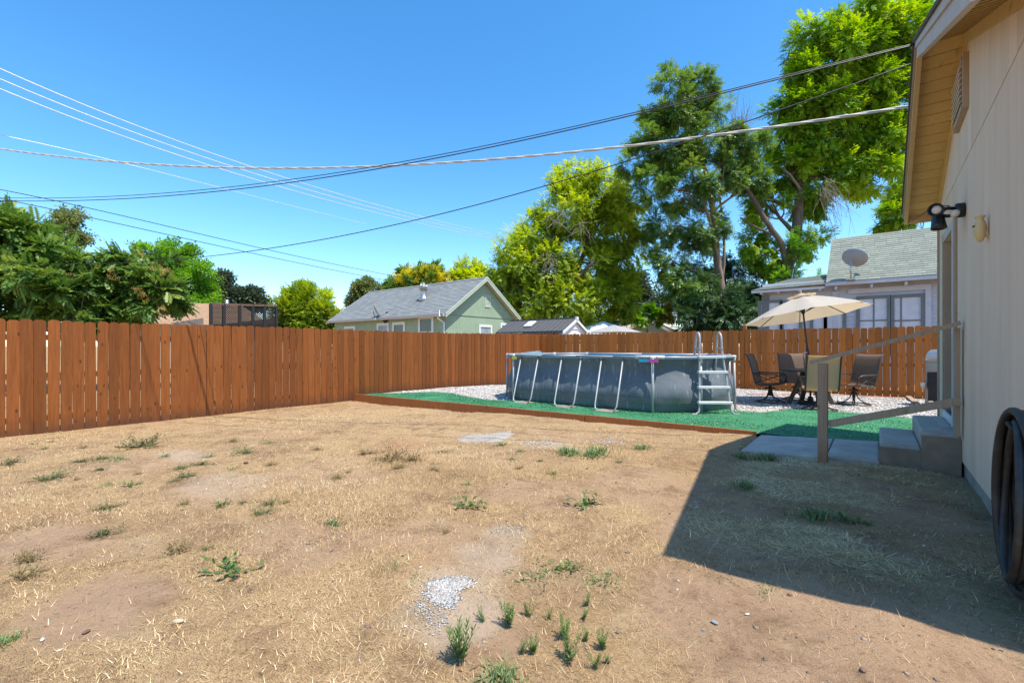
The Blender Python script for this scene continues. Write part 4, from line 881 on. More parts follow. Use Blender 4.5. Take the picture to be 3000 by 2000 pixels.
# --- storage shed
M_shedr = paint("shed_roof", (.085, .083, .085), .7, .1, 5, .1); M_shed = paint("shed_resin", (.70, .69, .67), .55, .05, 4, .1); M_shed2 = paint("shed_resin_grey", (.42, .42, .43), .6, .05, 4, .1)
sh = thing("storage_shed", 'pale resin storage shed with ribbed dark grey roof behind the back fence', 'shed', (-11.3, 16.5, 0))
sx0, sx1, sy0, sy1 = -13.2, -9.75, 15.35, 17.45; sr = (sy0 + sy1) / 2; se, sp = 2.03, 2.58
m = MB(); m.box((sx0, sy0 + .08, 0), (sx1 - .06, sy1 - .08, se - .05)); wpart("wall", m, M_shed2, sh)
m = MB(); m.prism([(sx1 - .06, sy0 + .08, 0), (sx1 - .06, sy1 - .08, 0), (sx1 - .06, sy1 - .08, se - .05), (sx1 - .06, sr, sp - .06), (sx1 - .06, sy0 + .08, se - .05)], (.05, 0, 0)); wpart("front_wall", m, M_shed, sh)
for ye in (sy0, sy1):
    m = MB(); m.prism([(sx0, sr, sp), (sx0, ye, se), (sx0, ye, se - .05), (sx0, sr, sp - .05)], (sx1 - sx0 + .06, 0, 0)); rf = wpart("roof", m, M_shedr, sh)
    m = MB()
    for k in range(15):
        x = sx0 + .1 + k * (sx1 - sx0 - .1) / 14; m.bar((x, sr, sp + .005), (x, ye, se + .005), .03, .03)
    wpart("roof_ribs", m, M_shedr, rf)
    m = MB(); sgn = 1 if ye > sr else -1; m.prism([(sx1 + .062, sr, sp - .03), (sx1 + .062, ye + sgn * .02, se - .04), (sx1 + .062, ye + sgn * .02, se - .15), (sx1 + .062, sr, sp - .15)], (.04, 0, 0)); wpart("barge_board", m, M_shed, sh)
m = MB(); a = sx0 + .38 * (sx1 - sx0); m.prism([(a, sr - .30, sp - .115), (a + .38, sr - .30, sp - .115), (a + .38, sr - .72, sp - .335), (a, sr - .72, sp - .335)], (0, -.012, .045)); wpart("skylight", m, M_white, sh)
m = MB(); m.box((sx0 - .0, sr - .06, sp - .01), (sx1 + .06, sr + .06, sp + .03)); wpart("ridge_cap", m, M_shedr, sh)
m = MB(); m.box((sx1 + .04, sr - .08, sp - .08), (sx1 + .12, sr + .08, sp + .05)); wpart("ridge_end", m, M_shed, sh)
m = MB(); m.prism([(sx1 - .008, sr - .42, se + .08), (sx1 - .008, sr + .42, se + .08), (sx1 - .008, sr, sp - .16)], (.02, 0, 0)); wpart("gable_panel", m, M_shed, sh)
for y_ in (sr - .45, sr + .05):
    m = MB(); m.box((sx1 - .008, y_, .1), (sx1 + .016, y_ + .42, se - .12)); d_ = wpart("door", m, M_shed, sh)
    m = MB(); m.box((sx1 + .017, y_ + .08, se - .36), (sx1 + .022, y_ + .34, se - .20)); wpart("pane", m, M_blk, d_)
# --- canopies behind the fence
def canopy(name, label, cat, c, r_, z0, zt, n, mat, polemat, a0=0, drop=.12):
    t = thing(name, label, cat, (c[0], c[1], 0)); m = MB(); V = []; Fs = []; rings = 6
    for i in range(rings + 1):
        u = i / rings
        for k in range(n * 4):
            a = a0 + 2 * math.pi * k / (n * 4); fr = (k % 4) / 4; flat = math.cos(math.pi / n) / math.cos((fr - .5) * 2 * math.pi / n); V.append((c[0] + r_ * max(u, .02) * flat * math.cos(a), c[1] + r_ * max(u, .02) * flat * math.sin(a), zt - (zt - z0) * u ** 1.15))
    nn_ = n * 4
    for i in range(rings):
        for k in range(nn_): Fs.append((i * nn_ + k, i * nn_ + (k + 1) % nn_, (i + 1) * nn_ + (k + 1) % nn_, (i + 1) * nn_ + k))
    m.add(V, Fs); wpart("canopy", m, mat, t, False)
    m = MB(); V = []
    for k in range(n):
        a = a0 + 2 * math.pi * k / n
        m.tube([(c[0] + r_ * .98 * math.cos(a), c[1] + r_ * .98 * math.sin(a), z0 - .02), (c[0], c[1], zt - .05)], .012, 5)
    wpart("frame", m, polemat, t)
    return t
ct = canopy("gazebo", 'white peaked gazebo canopy behind the storage shed', 'gazebo', atD(1385, HY, 25)[:2], 2.0, 2.05, 2.78, 4, paint("white_canopy", (.62, .66, .72), .8, .05, 3, .1), M_white, R(35))
c = atD(1385, HY, 25)[:2]
for k in range(4):
    a = R(35) + k * math.pi / 2; m = MB(); x, y = c[0] + 1.95 * math.cos(a), c[1] + 1.95 * math.sin(a); m.tube([(x, y, 0), (x, y, 2.05)], .03, 6); wpart("pole", m, M_white, ct)
ct = canopy("market_umbrella", 'grey patio umbrella with dark underside beyond the back fence', 'umbrella', atD(1410, HY, 19.0)[:2], 1.15, 1.98, 2.30, 6, paint("grey_canopy", (.32, .31, .30), .85, .08, 3, .1), M_blk, R(10))
c = atD(1410, HY, 19.0)[:2]; m = MB(); m.tube([(c[0], c[1], 0), (c[0], c[1], 2.3)], .025, 8); wpart("pole", m, M_blk, ct)
# tan house and small white house further back
M_tan = paint("tan_stucco", (.42, .34, .25), .85, .08, 2, .2); M_tanr = paint("tan_roof", (.40, .30, .20), .9, .2, 8, .4); M_bluer = paint("pale_metal_roof", (.36, .41, .46), .5, .15, 3, .1)
def cottage(name, label, c, w_, d_, ez_, rz_, rot, wall, roof, win=True):
    t = thing(name, label, 'house', (c[0], c[1], 0), rot); m = MB(); m.box((-w_ / 2, -d_ / 2, 0), (w_ / 2, d_ / 2, ez_)); m.prism([(-w_ / 2, -d_ / 2, ez_), (w_ / 2, -d_ / 2, ez_), (0, -d_ / 2, rz_ - .1)], (0, d_, 0)); part("wall", m, wall, t)
    for s in (-1, 1):
        m = MB(); o = .25; k = (rz_ - ez_) / (w_ / 2); m.prism([(0, -d_ / 2 - o, rz_), (s * (w_ / 2 + o), -d_ / 2 - o, ez_ - k * o), (s * (w_ / 2 + o), -d_ / 2 - o, ez_ - k * o - .1), (0, -d_ / 2 - o, rz_ - .1)], (0, d_ + 2 * o, 0)); part("roof_slope", m, roof, t)
        m = MB(); m.prism([(0, -d_ / 2 - o - .03, rz_ + .01), (s * (w_ / 2 + o), -d_ / 2 - o - .03, ez_ - k * o), (s * (w_ / 2 + o), -d_ / 2 - o - .03, ez_ - k * o - .18), (0, -d_ / 2 - o - .03, rz_ - .18)], (0, .03, 0)); part("rake_board", m, M_white, t)
    if win:
        m = MB(); m.box((-.4, -d_ / 2 - .03, ez_ - 1.2), (.4, -d_ / 2 - .005, ez_ - .2)); f_ = part("window", m, M_white, t); m = MB(); m.box((-.32, -d_ / 2 - .035, ez_ - 1.12), (.32, -d_ / 2 - .031, ez_ - .28)); part("pane", m, M_glass, f_)
    return t
cottage("cottage", 'small white house with pale blue-grey roof beyond the back fence', atD(1490, HY, 36)[:2], 3.6, 7, 2.4, 3.45, R(20), M_white, M_bluer)
cottage("bungalow", 'tan bungalow roof glimpsed behind the white gazebo', atD(1405, HY, 44)[:2], 9, 10, 2.6, 3.75, R(70), M_tan, M_tanr)
# --- brown-roofed house beyond the left trees
M_brn = shingle_mat("brown_shingle", (.42, .265, .155), (.35, .215, .125))
bh = thing("brown_house", 'brown shingle roofed house behind the left trees and black mesh frame', 'house', (*atD(520, HY, 27)[:2], 0))
pa, pb = atD(330, 690, 27), atD(625, 705, 29.5)
rv = np.array([pa[0], pa[1], 4.05]); rw_ = np.array([pb[0], pb[1], 4.05]); dv = (rw_ - rv) / np.linalg.norm(rw_ - rv); nv = np.array([dv[1], -dv[0], 0])
if nv @ np.array([rv[0], rv[1], 0]) > 0: nv = -nv
hip = rw_ - dv * 1.8; e0, e1 = rv + nv * 3.2 - dv * 1, rw_ + nv * 3.2; e0[2] = e1[2] = 2.6; rb = hip
slope_courses(bh, "shingle_course", e0, e1, rv - dv * 1, hip, M_brn, .16)
b0, b1 = rv - nv * 3.2 - dv, rw_ - nv * 3.2; b0[2] = b1[2] = 2.6
m = MB(); m.add([rv - dv, hip, b1, b0], [(0, 1, 2, 3)]); m.add([hip, e1, b1], [(0, 1, 2)]); wpart("roof_slope", m, M_brn, bh)
q = [e0 - nv * .4, e1 - nv * .4 - dv * .4, b1 + nv * .4 - dv * .4, b0 + nv * .4]; m = MB(); m.prism([(p[0], p[1], 0) for p in q], (0, 0, 2.65)); wpart("wall", m, M_tan, bh)
m = MB(); c = (rv * .35 + rw_ * .65) + nv * .8; m.tube([(c[0], c[1], 3.4), (c[0], c[1], 4.25)], .11, 10); wpart("flue", m, M_ss, bh, True)
# --- black mesh frame and grey boards over the fence
mf = thing("mesh_trailer_rack", 'tall black frame with perforated mesh panels above the left fence', 'mesh frame', (*atD(560, HY, 14)[:2], 0))
A = atD(484, 698, 13.2); B = atD(635, 701, 15.6); A[2] = B[2] = 2.62; A[2] = 2.64; B[2] = 2.79; dv = (B - A); Lm = np.linalg.norm(dv); dv /= Lm
def perf_mat():
    m, t, b = newmat("perforated_black"); v = vec(t, (1, 1, 1), False); mp = N(t, "ShaderNodeMapping"); tcx = N(t, "ShaderNodeTexCoord"); t.links.new(tcx.outputs['UV'], mp.inputs[0]); b.inputs['Base Color'].default_value = (.018, .016, .015, 1); b.inputs['Roughness'].default_value = .5; return m
M_perf = perf_mat(); fr_ = [0, .175, .40, .60, .79, 1.0]
for u in fr_:
    p = A + dv * Lm * u; m = MB(); m.bar((p[0], p[1], .2), (p[0], p[1], p[2]), .07, .07, (1, 0, 0)); wpart("upright", m, M_perf, mf)
for dz, wdt, mt_ in ((0, .06, paint("rusty_rail", (.16, .09, .06), .8)), (-.62, .045, M_perf)):
    m = MB(); m.bar(A + (0, 0, dz), B + (0, 0, dz), .05, wdt); wpart("cross_rail", m, mt_, mf)
# woven mesh: crossing diagonal wires, one panel per bay
for k in range(len(fr_) - 1):
    ua, ub = fr_[k] * Lm, fr_[k + 1] * Lm; V = []; Fs = []; stp = .075; H = 1.1; m = MB()
    def dq(p, q, wd=.03):
        s0, z0 = p; s1, z1 = q; l = math.hypot(s1 - s0, z1 - z0); nx_, nz_ = -(z1 - z0) / l * wd / 2, (s1 - s0) / l * wd / 2
        i = len(V)
        for s_, z_ in ((s0 + nx_, z0 + nz_), (s0 - nx_, z0 - nz_), (s1 - nx_, z1 - nz_), (s1 + nx_, z1 + nz_)):
            P = A + dv * s_; V.append((P[0], P[1], P[2] - 0.03 - H + z_))
        Fs.append((i, i + 1, i + 2, i + 3))
    wl = ub - ua; s = -H
    while s < wl:
        a_, b_ = max(0, s), min(wl, s + H); 
        if b_ > a_: dq((ua + a_, a_ - s), (ua + b_, b_ - s)); dq((ua + a_, H - (a_ - s)), (ua + b_, H - (b_ - s)))
        s += stp
    m.add(V, Fs); wpart("mesh_panel", m, M_perf, mf)
M_gb = wood("grey_board", (.16, .13, .11), (.24, .20, .17), (.08, .06, .05), vari=.1); M_bb = wood("brown_panel", (.12, .075, .055), (.17, .11, .08), (.05, .03, .02), vari=.1)
gp = thing("board_screen", 'weathered grey board screen leaning behind the left fence', 'board screen', (*atD(430, HY, 12.3)[:2], 0)); a = atD(393, 742, 12.0); b = atD(466, 730, 12.8); nbd = 7
for k in range(nbd):
    p = a + (b - a) * k / nbd; q = a + (b - a) * (k + .97) / nbd; m = MB(); m.add([(p[0], p[1], .1), (q[0], q[1], .1), (q[0], q[1], q[2]), (p[0], p[1], p[2]), (p[0] - .01, p[1] + .02, .1), (q[0] - .01, q[1] + .02, .1), (q[0] - .01, q[1] + .02, q[2]), (p[0] - .01, p[1] + .02, p[2])], [(0, 1, 2, 3), (7, 6, 5, 4), (0, 4, 5, 1), (1, 5, 6, 2), (2, 6, 7, 3), (3, 7, 4, 0)]); wpart("board", m, M_gb, gp)
gp = thing("panel_screen", 'dark brown sloping panel behind the black mesh frame', 'panel', (*atD(580, HY, 16.5)[:2], 0)); a = atD(512, 744, 16); b = atD(633, 730, 18.0); nbd = 6
for k in range(nbd):
    p = a + (b - a) * k / nbd; q = a + (b - a) * (k + .98) / nbd; m = MB(); m.add([(p[0], p[1], .1), (q[0], q[1], .1), (q[0], q[1], q[2]), (p[0], p[1], p[2]), (p[0] - .01, p[1] + .02, .1), (q[0] - .01, q[1] + .02, .1), (q[0] - .01, q[1] + .02, q[2]), (p[0] - .01, p[1] + .02, p[2])], [(0, 1, 2, 3), (7, 6, 5, 4), (0, 4, 5, 1), (1, 5, 6, 2), (2, 6, 7, 3), (3, 7, 4, 0)]); wpart("board", m, M_bb, gp)
# --- grey clapboard house behind the patio
M_clap = sidemat("lavender_clapboard", (.50, .50, .53), .16, 'Z'); M_clapr = paint("clapboard", (.50, .50, .53), .7, .07, 4, .2); M_sh2 = shingle_mat("green_grey_shingle", (.265, .285, .232), (.195, .21, .175)); M_dgrey = paint("primer_grey", (.155, .17, .17), .7, .1, 4, .1); M_paper = paint("papered_pane", (.60, .60, .63), .7, .10, 5, .1)
kh = thing("clapboard_house", 'grey clapboard house with greenish shingle roof behind the patio umbrella', 'house', (.5, 20, 0)); HYW = 19.25
m = MB(); m.box((-3.3, HYW + .02, 0), (6, 24.5, 3.62)); wpart("wall", m, M_clap, kh)
z = .6
while z < 3.6:
    for xa_, xb_ in ((-3.32, -1.16), (-1.14, 6.0)):
        m = MB(); m.prism([(xa_, HYW - .004, z), (xa_, HYW - .022, z + .004), (xa_, HYW + .0, z + .135), (xa_, HYW + .019, z + .135)], (xb_ - xa_, 0, 0)); wpart("clapboard", m, M_clapr, kh)
    z += .13
for (xa_, xb_, ze, zr_, yr, nm) in ((-1.32, 6.4, 3.58, 5.55, 21.5, 0),):
    slope_courses(kh, "shingle_course", (xa_, 18.8, ze), (xb_, 18.8, ze), (xa_, yr, zr_), (xb_, yr, zr_), M_sh2)
    m = MB(); m.prism([(xa_, 18.8, ze - .01), (xa_, yr, zr_ - .01), (xa_, yr + 2.7, ze - .01), (xa_, yr + 2.7, ze - .1), (xa_, yr, zr_ - .1), (xa_, 18.8, ze - .1)], (xb_ - xa_, 0, 0)); wpart("roof_deck", m, M_white, kh)
    m = MB(); m.prism([(xa_ + .1, 18.95, ze - .05), (xa_ + .1, yr, zr_ - .05), (xa_ + .1, yr + 2.5, ze - .05)], (.1, 0, 0)); wpart("gable_wall", m, M_clap, kh)
slope_courses(kh, "shingle_course", (-3.62, 18.82, 3.47), (-1.34, 18.82, 3.53), (-2.6, 20.4, 4.0), (-1.34, 20.4, 4.05), M_sh2)
m = MB(); m.add([(-3.62, 18.82, 3.47), (-2.6, 20.4, 4.0), (-3.62, 22.5, 3.47)], [(0, 1, 2)]); m.add([(-2.6, 20.4, 4.0), (-1.34, 20.4, 4.05), (-1.34, 22.5, 3.5), (-3.62, 22.5, 3.47)], [(0, 1, 2, 3)]); wpart("hip_roof", m, M_sh2, kh)
m = MB(); m.box((-3.62, 18.81, 3.38), (-1.36, 18.85, 3.46)); m.box((-1.34, 18.79, 3.46), (6.4, 18.83, 3.57)); wpart("fascia", m, M_clapr, kh)
for x_ in (-3.3, -2.75, -2.1, -1.5, -1.05, -.1, .75, 1.6, 2.5):
    m = MB(); m.box((x_ - .035, 18.83, 3.33), (x_ + .035, HYW, 3.43)); wpart("rafter_tail", m, M_clapr, kh)
m = MB(); m.box((-1.17, HYW - .05, .5), (-1.02, HYW - .023, 3.3)); wpart("corner_board", m, M_clapr, kh)
m = MB(); m.box((-3.34, HYW - .05, .5), (-3.1, HYW - .023, 3.3)); wpart("corner_board", m, M_dgrey, kh)
# windows: large pair on the right, row behind the umbrella
yw_ = HYW - .024
for (pa, pb, pt, pbz) in ((1975, 2037, 686, 790), (2054, 2115, 683, 790)):
    xa_, xb_ = xy(pa, yw_), xy(pb, yw_); zt_ = zY((pa + pb) / 2, pt, yw_); zm = zY((pa + pb) / 2, 736, yw_); wv = xa_ + (xb_ - xa_) * (.52 if pa < 2000 else .26)
    window(kh, 'Y', xa_, xb_, 1.2, zt_, yw_, -1, .10, bars=(('h', zm), ('v', wv)), sash=M_dgrey, frm=M_dgrey, glass=M_paper, depth=.05)
m = MB(); xa_, xb_ = xy(1948, yw_), xy(2139, yw_); zt_ = zY(2040, 670, yw_); m.box((xa_, yw_ - .06, zt_), (xb_, yw_ - .002, zt_ + .16)); m.box((xb_ - .14, yw_ - .06, .6), (xb_, yw_ - .002, zt_ - .001)); wpart("window_head", m, M_clapr, kh)
for (pa, pb) in ((1748, 1790), (1800, 1835), (1868, 1892), (1900, 1935)):
    xa_, xb_ = xy(pa, yw_), xy(pb, yw_); window(kh, 'Y', xa_, xb_, 1.2, zY(pa, 697, yw_), yw_, -1, .10, bars=(('h', 2.0),), sash=M_dgrey, frm=M_dgrey, glass=M_paper, depth=.05)
dish('grey satellite dish on a mast at the roof edge of the clapboard house', (xy(1954, 18.75), 18.72, 3.62), (xy(1955, 18.6), 18.5, float(atY(1955, 598, 18.5)[2])), (.42, .65, .48), .40, .33)
# ---------------------------------------------------------------- overhead wires
M_wb = paint("black_cable", (.015, .015, .017), .5, .1, 4, 0); M_ww = paint("bare_cable", (.72, .70, .66), .5, .1, 4, 0, met=.3)
def wire(label, pts, plan, rad, mat, name="overhead_wire", twist=0, n=60):
    # pts: points of the wire as measured in the photo; plan: two ground points of the vertical plane the wire hangs in
    (ax, ay), (bx_, by_) = plan; px = np.array([p[0] for p in pts], float); py = np.array([p[1] for p in pts], float)
    cf = np.polyfit(px, py, min(3, len(pts) - 1)); X_ = np.linspace(px[0], px[-1], n); P = []
    for x in X_:
        d = ray(x); det = d[0] * (by_ - ay) - d[1] * (bx_ - ax); D = (ax * (by_ - ay) - ay * (bx_ - ax)) / det; P.append(atD(x, np.polyval(cf, x), D))
    if not twist:
        m = MB(); m.tube(P, rad, 6); return tag(wpart(name, m, mat), label, 'wire')
    t = thing(name, label, 'wire', tuple(P[0])); P = np.array(P); seg = np.r_[0, np.cumsum(np.linalg.norm(np.diff(P, axis=0), axis=1))]; s_ = np.arange(0, seg[-1], .05); Q = np.stack([np.interp(s_, seg, P[:, k]) for k in range(3)], 1)
    for ph in (0, 2.09, 4.19):
        m = MB(); a = s_ / twist * 2 * math.pi + ph; m.tube([(q[0], q[1] + rad * 1.1 * math.cos(b), q[2] + rad * 1.1 * math.sin(b)) for q, b in zip(Q, a)], rad, 5); wpart("strand", m, mat, t, True)
    return t
wire('upper of two parallel black cables from the house gable peak across the sky', [(-60, 452), (0, 454), (300, 448), (600, 424), (900, 377), (1200, 312), (1500, 248), (1800, 180), (2103, 98)], ((.28, 5.65), (-10.2, 1.7)), .0048, M_wb)
wire('lower of two parallel black cables from the house gable peak across the sky', [(-60, 459), (0, 460), (300, 455), (600, 431), (900, 383), (1200, 318), (1500, 253), (1800, 184), (2103, 101)], ((.28, 5.62), (-10.2, 1.75)), .0062, M_wb)
wire('single black cable sagging from the house rake past the trees to the left', [(-60, 596), (0, 601), (200, 608), (450, 594), (800, 536), (1200, 441), (1600, 318), (1850, 236), (2101, 142)], ((.28, 5.9), (-10.2, 2.9)), .0062, M_wb)
wire('pale twisted service cable running from the house rake to the left', [(-60, 334), (0, 340), (300, 375), (560, 386), (850, 383), (1176, 362), (1500, 327), (1800, 291), (2091, 243)], ((.28, 6.7), (-10.2, 2.3)), .0085, paint("service_cable", (.50, .48, .45), .5, .1, 4, 0), twist=.8)
for k, (y0, y1, lab) in enumerate(((157, 545, 'topmost of three pale power lines descending left to right'), (181, 551, 'middle of three pale power lines descending left to right'), (204, 557, 'lowest of three pale power lines descending left to right'))):
    sh_ = k * .5; wire(lab, [(-40, y0 - 16), (0, y0), (300, y0 + (y1 - y0) * .325), (600, y0 + (y1 - y0) * .605), (900, y0 + (y1 - y0) * .83), (1165, y1)], ((-15 - sh_, 0), (-20 - sh_, 60)), .0112, M_ww)
wire('very thin pale wire descending below the three power lines', [(-40, 302), (0, 310), (400, 404), (840, 514)], ((-16, 0), (-21, 60)), .007, M_ww)
wire('upper of two thin dark wires descending towards the green house roof', [(-40, 428), (0, 435), (300, 500), (600, 570), (925, 637)], ((-13, 0), (-16.8, 24)), .008, M_wb)
wire('lower of two thin dark wires descending towards the green house roof', [(-40, 448), (0, 456), (300, 520), (600, 586), (885, 643)], ((-13, 0), (-16.8, 24)), .008, M_wb)
wire('pale wire crossing in front of the dark conifer behind the back fence', [(1320, 690), (1450, 695), (1560, 700), (1660, 697)], ((-30, 40), (10, 34)), .018, M_ww)
wire('thin pale wire sloping down over the small white house roof', [(1380, 690), (1480, 718), (1640, 752)], ((-20, 38), (10, 28)), .014, M_ww)
# ---------------------------------------------------------------- trees
def leafq(base, d, L, wd, nz=0.0):
    d = np.array(d, float); d /= np.linalg.norm(d); s = np.cross(d, [0, 0, 1.0]); s /= (np.linalg.norm(s) + 1e-9); b = np.array(base, float)
    return [b, b + d * L * .45 + s * wd / 2 + [0, 0, nz], b + d * L, b + d * L * .45 - s * wd / 2 + [0, 0, nz]]
def template(kind):
    q = []
    if kind == 'frond':
        for i in range(7):
            x = .14 + .80 * i / 7; L = .29 * (1 - .35 * abs(i - 3) / 5)
            for s in (-1, 1): q.append(leafq((x, 0, -.10 * x * x), (.38, s * .9, -.30), L, .15))
        q.append(leafq((.94, 0, -.1), (1, 0, -.4), .2, .11))
    elif kind == 'plume':
        for i in range(10):
            x = .12 + .84 * i / 10; L = .25 * (1 - .4 * abs(i - 4) / 6)
            for s in (-1, 1): q.append(leafq((x, 0, -.22 * x * x), (.40, s * .8, -.42), L, .10))
        q.append(leafq((.96, 0, -.21), (1, 0, -.6), .18, .07))
    elif kind == 'fine':
        for i in range(9):
            x = .05 + .9 * i / 9; s = -1 if i % 2 else 1; q.append(leafq((x, 0, -.06 * x * x), (.65, s * .75, -.25 + .3 * math.sin(i * 2.3)), .30, .15, .01))
    elif kind == 'willow':
        for i in range(9):
            x = .04 + .92 * i / 9; s = -1 if i % 2 else 1; q.append(leafq((x, 0, -.05 * x), (.8, s * .5, -.35 + .25 * math.sin(i * 1.7)), .33, .14))
    elif kind == 'broad':
        for i in range(8):
            a = i * 2.4; q.append(leafq((.1 * i, .05 * math.cos(a), .05 * math.sin(a)), (.5, math.cos(a), .6 * math.sin(a)), .34, .20, .02))
    return np.array(q)
TPL = {k: template(k) for k in ('frond', 'plume', 'fine', 'willow', 'broad')}
def sprays(P, Dn, size, kind, r, roll=.6):
    T = TPL[kind]; n = len(P); d = Dn / np.linalg.norm(Dn, axis=1)[:, None]
    s = np.cross(d, np.array([0, 0, 1.0])) + r.normal(0, roll * .3, (n, 3)); s -= d * (s * d).sum(1)[:, None]; s /= np.linalg.norm(s, axis=1)[:, None]; u = np.cross(s, d)
    V = T[None, :, :, 0, None] * d[:, None, None] + T[None, :, :, 1, None] * s[:, None, None] + T[None, :, :, 2, None] * u[:, None, None]
    V = V * size[:, None, None, None] + P[:, None, None]
    return V.reshape(-1, 3), T.shape[0] * 4
def crown_mesh(name, blobs, n, size, kind, seed, droop=.25, clump=.32, gap=.25, hollow=.55):
    star, rand = (.12, .6) if kind in ('plume', 'frond') else (.55, .35); r = np.random.default_rng(seed); vol = np.array([b[3] * b[4] * b[5] for b in blobs]) ** .72; cnt = (n * vol / vol.sum()).astype(int); PP = []; DD = []; TT = []
    for b, c in zip(blobs, cnt):
        ctr = np.array(b[:3]); rad = np.array(b[3:6]); nc = max(5, int(c / 42)); dirs = r.normal(size=(nc, 3)); dirs /= np.linalg.norm(dirs, axis=1)[:, None]
        rr = hollow + (1.04 - hollow) * r.random(nc) ** .6; cc = ctr + dirs * rad * rr[:, None] * (1 + r.normal(0, .07, (nc, 1))); crad = clump * rad.mean() * r.uniform(.55, 1.25, nc); w_ = r.uniform(.3, 1.7, nc) * (r.random(nc) > gap * .5); w_ /= w_.sum()
        k = r.choice(nc, size=c, p=w_); o = r.normal(size=(c, 3)); o /= np.linalg.norm(o, axis=1)[:, None]; rs = r.random(c) ** .45
        p = cc[k] + o * (crad[k] * rs)[:, None] * np.array([1, 1, .72]); out = (p - ctr) / rad; out /= (np.linalg.norm(out, axis=1)[:, None] + 1e-6)
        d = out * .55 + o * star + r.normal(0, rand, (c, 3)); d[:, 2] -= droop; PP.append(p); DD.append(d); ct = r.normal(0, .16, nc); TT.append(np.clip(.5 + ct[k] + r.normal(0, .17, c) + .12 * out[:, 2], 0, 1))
    P = np.concatenate(PP); Dn = np.concatenate(DD); ti = np.concatenate(TT); V, per = sprays(P, Dn, size * r.uniform(.65, 1.3, len(P)), kind, r)
    return V, np.repeat(ti, per)
M_bark = paint("bark", (.105, .078, .058), .95, .35, 5, 1.2, scale=(3, 3, .6), dirt=(.20, .15, .11)); M_bark2 = paint("tan_bark", (.24, .165, .115), .95, .3, 5, 1.2, scale=(3, 3, .6), dirt=(.10, .08, .06)); M_twig = paint("dead_twig", (.22, .17, .14), .9, .2, 6, .4)
def bent(a, b, r, k=6, amp=.08):
    a = np.array(a, float); b = np.array(b, float); L = np.linalg.norm(b - a); off = r.normal(0, amp * L, 3); P = []
    for u in np.linspace(0, 1, k): P.append(a + (b - a) * u + off * math.sin(math.pi * u) + r.normal(0, .012 * L, 3) * (0 < u < 1))
    return P
def tree(name, label, D, blobs, n, size, kind, mat, trunk, seed, bark=None, trad=.16, droop=.25, clump=.32, gap=.25, hollow=.55, cat='tree', group=None, dark=None, limbs=True, extra=()):
    r = np.random.default_rng(seed); B = []
    for b in blobs:
        px, py, rx, rz = b[:4]; dd = b[4] if len(b) > 4 else r.uniform(-.35, .35) * rx * D / F; c = atD(px, py, D + dd); B.append((*c, rx * D / F, rx * D / F * .95, rz * D / F))
    base = atD(trunk[0][0], HY, D); t = thing(name, label, cat, (base[0], base[1], 0), 0, group)
    P = [np.array([base[0], base[1], -.1])]
    for x, y in trunk[1:]: P.append(atD(x, y, D) + r.normal(0, .05, 3))
    Q = []
    for i in range(len(P) - 1):
        for u in np.linspace(0, 1, 5, endpoint=False): Q.append(P[i] * (1 - u) + P[i + 1] * u)
    Q.append(P[-1]); rad = [trad * (1 - .75 * i / len(Q)) for i in range(len(Q))]
    m = MB(); m.tube(Q, rad, 9); wpart("trunk", m, bark or M_bark, t, True)
    if limbs:
        for b in B:
            j = int(np.argmin([np.linalg.norm(q - np.array(b[:3])) + (abs(i - len(Q) * .6) * .02) for i, q in enumerate(Q)])); j = min(j, int(len(Q) * .9)); a = Q[max(j - 3, 2)]
            if np.linalg.norm(a - np.array(b[:3])) < .2: continue
            pts = bent(a, b[:3], r); m = MB(); r0 = rad[j] * .62; m.tube(pts, [r0 * (1 - .7 * i / 5) for i in range(6)], 7); lb = wpart("limb", m, bark or M_bark, t, True); m = MB()
            for _ in range(7):
                s0 = pts[r.integers(2, 6)]; o = r.normal(size=3); o /= np.linalg.norm(o); e = np.array(b[:3]) + o * np.array(b[3:6]) * r.uniform(.5, .95); m.tube(bent(s0, e, r, 5, .12), [r0 * .36, r0 * .28, r0 * .2, r0 * .13, r0 * .05], 5)
            wpart("branches", m, bark or M_bark, lb, True)
    for (pp, rd, bk) in extra:
        m = MB(); E = [atD(x, y, D + dz) for x, y, dz in pp]; E2 = []
        for i in range(len(E) - 1):
            for u in np.linspace(0, 1, 4, endpoint=False): E2.append(E[i] * (1 - u) + E[i + 1] * u + r.normal(0, .02, 3))
        E2.append(E[-1]); m.tube(E2, [rd * (1 - .6 * i / len(E2)) for i in range(len(E2))], 7); wpart("limb", m, bk or bark or M_bark, t, True)
    V, ti = crown_mesh("crown", B, n, size, kind, seed, droop, clump, gap, hollow); V = V - np.array(t.location)[None]
    link("crown", npmesh("crown", V, np.arange(len(V)).reshape(-1, 4), ti), mat, t); return t
L_ail = leafmat("ailanthus_leaf", (0.050, 0.108, 0.024), (0.120, 0.225, 0.040), (0.250, 0.340, 0.070), .38, .025)
L_brt = leafmat("bright_leaf", (0.068, 0.195, 0.022), (0.158, 0.360, 0.033), (0.285, 0.510, 0.060), .45, .03)
L_oak = leafmat("oak_leaf", (.034, .056, .034), (.066, .098, .054), (.11, .14, .08), .25, .03)
L_yel = leafmat("yellow_green_leaf", (0.150, 0.240, 0.018), (0.315, 0.435, 0.033), (0.630, 0.690, 0.060), .5, .02)
L_bush = leafmat("bush_leaf", (0.090, 0.150, 0.018), (0.195, 0.285, 0.030), (0.405, 0.480, 0.045), .4, .02)
L_wal = leafmat("walnut_leaf", (0.050, 0.110, 0.022), (0.125, 0.235, 0.038), (0.250, 0.375, 0.065), .42, .06)
L_elm = leafmat("elm_leaf", (0.078, 0.165, 0.018), (0.190, 0.360, 0.026), (0.43, 0.56, 0.05), .5, .02)
L_cen = leafmat('pepper_leaf', (.14, .215, .022), (.34, .46, .04), (.62, .68, .09), .52, .02)
